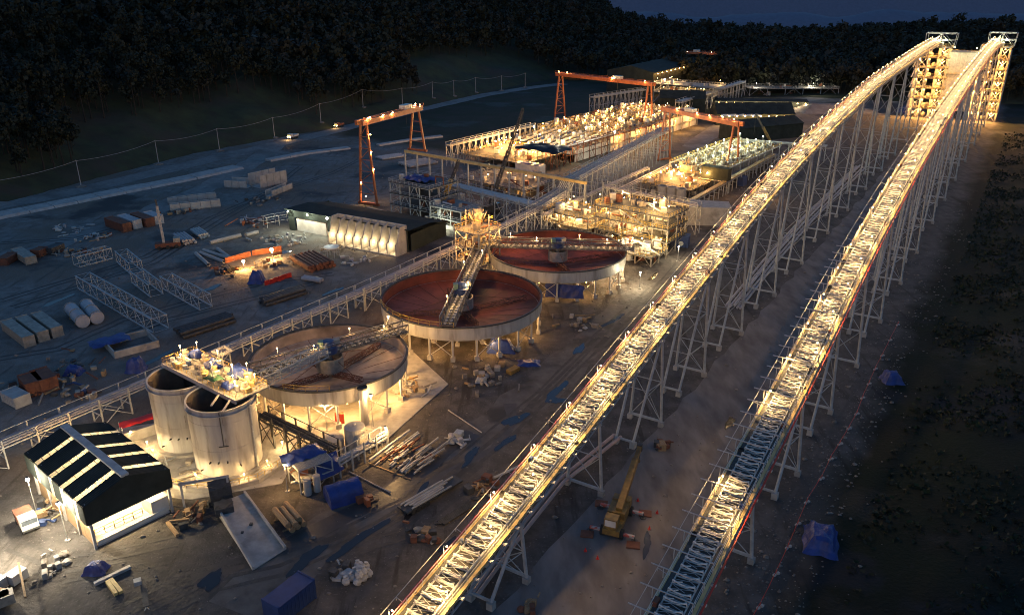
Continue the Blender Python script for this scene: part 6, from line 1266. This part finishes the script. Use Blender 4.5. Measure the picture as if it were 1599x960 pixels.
for x in (-2.9, 2.9):
    for y in (-1.35, 1.35): MB().tube((x, y - .32, .75), (x, y + .32, .75), .75, 16).build('wheel', 'rubber', yc)
    for s in (-1, 1): g_ = MB().beam((x, s * 1.2, .75), (x, s * 3.3, .75), .4, .35).build('outrigger', 'stripe_red', yc); MB().tube((x, s * 3.3, .8), (x, s * 3.3, .1), .14, 8).lathe([(.5, 0), (.5, .12), (.01, .12)], 12, (x, s * 3.3, 0)).build('outrigger_pad', 'dark_steel', g_)
    for s in (-1, 1): MB().box((x * 1.35, s * 3.4, .12), (1.5, 1.9, .22), .2).build('timber_mat', 'rust', yc)
# cones, posts with red tape, pipes by the conveyor
for i, (px_, py_, lab) in enumerate(((996, 782, 'nearest the crane boom'), (1026, 801, 'right of the crane'), (1014, 826, 'below the right outrigger'), (914, 860, 'left of the two below the crane'), (933, 872, 'right of the two below the crane'))):
    t = thing('traffic_cone', 'small orange-red cone on the road, %s' % lab, 'cone', at(px_, py_, 0)); MB().tube((0, 0, .05), (0, 0, .6), .18, 10, .04).build('body', 'red_vinyl', t); MB().box((0, 0, .04), (.42, .42, .06)).build('base', 'red_vinyl', t)
bt_ = []
TP = [(1165, 985), (1187, 948), (1212, 897), (1231, 855), (1246, 819), (1260, 785), (1283, 748), (1297, 718), (1312, 694), (1326, 670), (1338, 647), (1347, 622), (1357, 600), (1367, 577), (1378, 556), (1390, 532), (1402, 508)]
for i, (px_, py_) in enumerate(TP):
    p = at(px_, py_, 0); t = thing('tape_post', 'low white-blocked post of the red tape fence, %s from the bottom' % ordn(i), 'post', p, .55, 'posts of the red tape fence'); MB().tube((0, 0, 0), (0, 0, 1.1), .05, 6).build('post', 'stripe_red', t)
    for s in (-.35, .35): MB().box((s, 0, .14), (.4, .34, .28)).build('foot_block', 'precast', t)
    bt_.append(p)
for i, (a, b) in enumerate(zip(bt_[:-1], bt_[1:])):
    o = tag(MB().path([Vector((0, 0, 1.0)), (b - a) * .5 + Z3 * .82, (b - a) + Z3 * 1.0], .045, 4).build('barrier_tape', 'red_vinyl'), 'sagging red tape between the %s and %s posts beside the bank' % (ordn(i), ordn(i + 1)), 'tape', 'red tape of the fence'); o.location = a
lb = tag(MB().tube((0, 0, .15), ((at(610, 770) - at(545, 737)).length, 0, .15), .11, 8).build('hose', 'precast'), 'thin white pole lying from the blue tent to the low trailer', 'pole'); lb.location = at(545, 737); lb.rotation_euler = (0, 0, yaw((545, 737), (610, 770)))
lb = tag(MB().tube((0, 0, .15), ((at(752, 676) - at(700, 641)).length, 0, .15), .11, 8).build('hose', 'precast'), 'thin white pole lying across the mud above the white bars', 'pole'); lb.location = at(700, 641); lb.rotation_euler = (0, 0, yaw((700, 641), (752, 676)))
for a, b, lab in (((770, 748), (826, 722), 'upper of two long pale poles beside the left conveyor'), ((798, 746), (818, 732), 'lower of two pale poles beside the left conveyor')): loose_pipe(lab, a, b, .22, 'precast')
ex = thing('excavator_bucket', 'yellow digger bucket lying in the mud before the middle thickener', 'bucket', at(801, 581, 0), R(50)); MB().prism([(-1.4, -.7), (1.4, -.7), (1.4, .7), (-1.4, .7)], .05, .9).build('shell', 'crane_yellow', ex)
for k in range(5): MB().beam((-1.2 + k * .6, -.7, .1), (-1.2 + k * .6, -1.1, .05), .12).build('tooth', 'dark_steel', ex)
bl = thing('light_boxes', 'small blue site box beside the lit pump area by the yellow pipe run', 'site box', at(1158, 289, 0), RU); MB().box((0, 0, 1.6), (4, 2.6, 3.2)).build('body', 'blue_paint', bl); MB().box((0, 0, 3.25), (4.2, 2.8, .15)).build('roof', 'blue_paint', bl)
p = at(1190, 292, 4.5); floodlight(p, 1500, 'amber floodlight over the track by the yellow pipe run', AMBER, 'bulb_warm', .2)
# wheel tracks pressed into the ground: pairs of thin dark ruts
pmat('rut', (.075, .068, .062), (.05, .045, .042), .6, .8, bump=.5)
TR = [[(0, 560), (90, 545), (190, 500), (300, 470), (420, 440), (520, 428)], [(0, 470), (100, 440), (230, 400), (330, 340), (420, 300), (470, 260)], [(20, 480), (110, 452), (240, 410), (345, 345), (440, 290)], [(150, 540), (260, 500), (380, 470), (500, 440)], [(430, 300), (520, 270), (560, 250), (690, 240)],
      [(100, 900), (200, 880), (330, 930)], [(200, 950), (300, 900), (420, 880), (520, 840), (640, 780), (740, 700), (840, 620), (940, 520), (1020, 450)], [(240, 960), (330, 915), (440, 890), (560, 840), (680, 770), (790, 680), (900, 570), (1000, 480), (1090, 380)], [(600, 830), (720, 740), (830, 640), (930, 540)], [(520, 870), (640, 830), (760, 730)],
      [(1180, 900), (1240, 790), (1300, 690), (1360, 580)], [(20, 850), (90, 880), (200, 860), (290, 840)], [(0, 380), (120, 372), (250, 340), (330, 320)]]
for i, q in enumerate(TR):
    P = [at(*p) for p in q]
    for s_ in (-1, 1):
        R_ = []
        for k, p in enumerate(P): d = (P[min(k + 1, len(P) - 1)] - P[max(k - 1, 0)]).normalized(); R_.append((p.x + d.y * s_ * 1.05, p.y - d.x * s_ * 1.05, .32))
        ribbon('wheel_rut', R_, 'rut', .015 + .0013 * i, .16, 50 + i)
# puddles on the churned ground
def puddle(px_, py_, rx, ry, rz, seed):
    r = random.Random(seed); n = 26; ph = [r.uniform(0, 6) for _ in range(4)]; mb = MB(); c_ = at(px_, py_, 0); pts = []
    for k in range(n):
        a = 2 * math.pi * k / n; q = 1 + .28 * math.sin(2 * a + ph[0]) + .18 * math.sin(3 * a + ph[1]) + .10 * math.sin(7 * a + ph[2]); x, y = rx * q * math.cos(a), ry * q * math.sin(a); pts.append((x * math.cos(rz) - y * math.sin(rz), x * math.sin(rz) + y * math.cos(rz), 0))
    o = tag(mb.add(pts, [tuple(range(n))]).build('puddle', 'puddle'), kind='structure'); o.location = (c_.x, c_.y, .045 + .0011 * (seed % 20))
for i, (x, y, a, b) in enumerate(((805, 655, 3.2, 1.1), (790, 690, 2.6, .8), (735, 712, 3.4, .7), (652, 782, 4.5, .8), (560, 842, 5.0, .9), (480, 872, 3.0, 1.2), (868, 612, 4.2, 1.0), (905, 545, 3.0, .8), (958, 500, 4.0, .8), (1020, 432, 3.2, .7), (700, 850, 1.8, .7), (330, 905, 2.4, 1.0), (870, 625, 1.5, 1.2), (440, 395, 3.0, 1.2), (245, 560, 3.4, .9), (90, 470, 4.0, 1.0), (330, 450, 3.0, 1.1), (520, 455, 3.2, .8), (1140, 660, 2.6, .6), (1010, 850, 2.4, .6))): puddle(x, y, a, b, R(50 + 8 * (i % 4)), 300 + i)
# ================================================================ trees
def leaf_cloud(r, n, rx, rz, zc, size, seed):
    """leaf clumps through a lumpy crown: several lobes of small tilted quads"""
    g = np.random.default_rng(seed); lobes = [(g.uniform(-.55, .55) * rx, g.uniform(-.55, .55) * rx, zc + g.uniform(-.5, .6) * rz, g.uniform(.35, .6)) for _ in range(7)]
    P, Q = [], []
    for i in range(n):
        lx, ly, lz, lr = lobes[g.integers(7)]; d = g.normal(size=3); d /= np.linalg.norm(d); k = g.uniform(.55, 1) * lr
        c = np.array((lx + d[0] * rx * k, ly + d[1] * rx * k, lz + d[2] * rz * k)); a = g.normal(size=3); a /= np.linalg.norm(a); b = np.cross(a, d + .4 * g.normal(size=3)); b /= np.linalg.norm(b) + 1e-6; s = size * g.uniform(.6, 1.3)
        o = len(P); P += [c - a * s - b * s * .6, c + a * s - b * s * .6, c + a * s + b * s * .6, c - a * s + b * s * .6]; Q.append((o, o + 1, o + 2, o + 3))
    return np.array(P), Q
CR, TK = [], []
for k in range(6):
    h = (15, 18, 13, 21, 16, 11)[k]; P, Q = leaf_cloud(None, 260, (4.2, 4.4, 3.8, 4.6, 5.0, 3.4)[k], h * .26, h * .7, .62, 40 + k)
    mb = MB(); mb.add(P.tolist(), Q); CR.append(mb.mesh('crown', ('leaf_dark', 'leaf_olive', 'leaf_pale')[k % 3]))
    mb = MB(); g = random.Random(k); top = Vector((g.uniform(-.6, .6), g.uniform(-.6, .6), h * .8)); mb.tube((0, 0, -1), top, .32, 7, .1)
    for j in range(5):
        b = top * (.4 + .1 * j); a = g.uniform(0, 6.28); mb.tube(b, b + Vector((math.cos(a) * 2.4, math.sin(a) * 2.4, 2.2)), .11, 5, .04)
    TK.append(mb.mesh('trunk', 'bark'))
g = np.random.default_rng(5)
def clear(dl, X, Yv):                                                # grassy clearings at the foot of the hill
    q = np.zeros(X.shape, bool)
    for (ax, ay), (bx, by), d0, wd in (((-150, 315), (-85, 430), 62, 55), ((-150, 300), (-60, 480), 14, 400), ((-35, 520), (60, 650), 85, 70), ((-60, 470), (40, 640), 18, 400)):
        t = np.clip(((X - ax) * (bx - ax) + (Yv - ay) * (by - ay)) / ((bx - ax) ** 2 + (by - ay) ** 2), 0, 1); along = np.hypot(X - ax - t * (bx - ax), Yv - ay - t * (by - ay))
        q |= (dl < d0 * np.clip(1 - np.abs(t - .5) * .9, .3, 1)) & (along < wd) & (t > 0) & (t < 1)
    return q
X = g.uniform(-420, 760, 60000); Yv = g.uniform(240, 1300, 60000); H, dl, db, dr = terrain(X, Yv)
dep = Yv * CP + (CAMZ - H) * SP; px_ = 799.5 + FPX * X / dep; py_ = 480 + FPX * ((CAMZ - H - 12) * CP - Yv * SP) / dep
ok = (((dl > 9) | (db > 6)) & (px_ > -60) & (px_ < 1660) & (py_ > -28) & ~((X > 120) & (Yv > 1010))) & ~clear(dl, X, Yv)
X, Yv, H = X[ok], Yv[ok], H[ok]; cellx = {}
keep = []
for i in range(len(X)):                                              # spacing that opens with distance
    s = 5.2 if Yv[i] < 620 else 7.0; k = (int(X[i] // s), int(Yv[i] // s), s)
    if k not in cellx: cellx[k] = 1; keep.append(i)
X, Yv, H = X[keep], Yv[keep], H[keep]
D = np.hypot(X, Yv); order = np.argsort(D)
KIND = ['dark bushy rainforest tree', 'olive broad-crowned rainforest tree', 'greyish loose-leaved rainforest tree']
for i in order[:300]:
    k = int(g.integers(6)); s = float(g.uniform(.75, 1.25)); t = thing('forest_tree', '%s at the near edge of the dark hillside forest' % KIND[k % 3], 'tree', (X[i], Yv[i], H[i]), float(g.uniform(0, 6.28)), 'trees at the near edge of the hillside forest'); t.scale = (s, s, s * float(g.uniform(.9, 1.2)))
    put(CR[k], 'crown', t); put(TK[k], 'trunk', t)
VP, VQ = [], []; base = 0; pro = []
for k in range(8):
    P, Q = leaf_cloud(None, 84, 4.4 + .3 * (k % 3), 4.6 + .5 * (k % 2), 11.5, 1.0, 90 + k); T = np.array([(-.25, 0, -2), (.25, 0, -2), (.15, 0, 12), (-.15, 0, 12)]); pro.append((np.concatenate([P, T]), np.array(Q + [(len(P), len(P) + 1, len(P) + 2, len(P) + 3)])))
for i in order[300:]:
    P, Q = pro[int(g.integers(8))]; s = g.uniform(.62, 1.3) * (1.3 if g.random() < .06 else 1); a = g.uniform(0, 6.28); c_, s_ = math.cos(a), math.sin(a)
    W = np.stack([(P[:, 0] * c_ - P[:, 1] * s_) * s + X[i], (P[:, 0] * s_ + P[:, 1] * c_) * s + Yv[i], P[:, 2] * s + H[i]], 1); VP.append(W); VQ.append(Q + base); base += len(W)
VP, VQ = np.concatenate(VP), np.concatenate(VQ)
def big_mesh(name, VP, VQ, mats, mi=None):
    me = bpy.data.meshes.new(name); me.vertices.add(len(VP)); me.vertices.foreach_set('co', VP.ravel().astype(np.float32)); me.loops.add(VQ.size); me.loops.foreach_set('vertex_index', VQ.ravel().astype(np.int32)); me.polygons.add(len(VQ)); me.polygons.foreach_set('loop_start', np.arange(0, VQ.size, 4, dtype=np.int32)); me.update(calc_edges=True)
    for m_ in mats: me.materials.append(M[m_])
    if mi is not None: me.polygons.foreach_set('material_index', mi.astype(np.int32))
    return put(me, name)
tag(big_mesh('forest', VP, VQ, ('leaf_dark', 'leaf_olive', 'leaf_pale'), np.repeat(g.integers(0, 3, len(VQ) // 85), 85)), kind='stuff')
print('trees', len(X), 'forest quads', len(VQ))
# low scrub and grass tufts on the dark bank beside the right conveyor
xs_ = g.uniform(40, 420, 90000); ys_ = g.uniform(55, 420, 90000); h_, dl_, db_, dr_ = terrain(xs_, ys_)
o_ = (dr_ > 12) & (dr_ < 190) & (dl_ < 0) & (db_ < 0) & (np.sin(xs_ * .21 + 2 * np.sin(ys_ * .11)) + np.sin(ys_ * .17 + xs_ * .05) > g.uniform(-1.6, .9, 90000)); xs_, ys_, h_ = xs_[o_][:32000], ys_[o_][:32000], h_[o_][:32000]
VP, VQ = [], []; base = 0
for x, y, z in zip(xs_, ys_, h_):
    s = g.uniform(.2, .75)
    for k in range(5):
        c = np.array((x, y, z + .3 * s)) + g.normal(size=3) * s * .5; a = g.normal(size=3); a /= np.linalg.norm(a); b = g.normal(size=3); b -= a * (a @ b); b /= np.linalg.norm(b); VP.append(np.array([c - a * s * .5 - b * s * .3, c + a * s * .5 - b * s * .3, c + a * s * .5 + b * s * .3, c - a * s * .5 + b * s * .3])); VQ.append(np.arange(4) + base); base += 4
tag(big_mesh('scrub', np.concatenate(VP), np.array(VQ), ('scrub_green', 'leaf_olive'), g.integers(0, 2, len(VQ))), kind='stuff')
# stones on the open ground
st_me = [MB().lump((0, 0, .1), (1, .8, .6), k, 6, 4, .3) for k in range(6)]; VP, VQ = [], []; base = 0
pr_ = [(np.array(m_.v), np.array(m_.f)) for m_ in st_me]
for i in range(6300):
    if i < 5800: x, y = g.uniform(-110, 130), g.uniform(72, 330); x = min(x, 40 + .632 * (y - 90.1) + g.uniform(-9, 3))
    else: y = g.uniform(60, 300); d_ = g.normal(8, 3.2); x = 32.7 + .632 * (y - 90.1) + d_ * 1.18
    hh, a_, b_, c_ = terrain(np.array([x]), np.array([y]))
    if a_[0] > 0 or math.hypot(x - T1[0], y - T1[1]) < 13 or math.hypot(x - TF.x, y - TF.y) < 8 or math.hypot(x - TB.x, y - TB.y) < 8: continue
    P, Q = pr_[i % 6]; s = float(g.exponential(.16)) + .12; VP.append(P * min(s, .9) + np.array((x, y, max(0, hh[0])))); VQ.append(Q + base); base += len(P)
tag(big_mesh('stones', np.concatenate(VP), np.concatenate(VQ), ('rubble',)), kind='stuff')
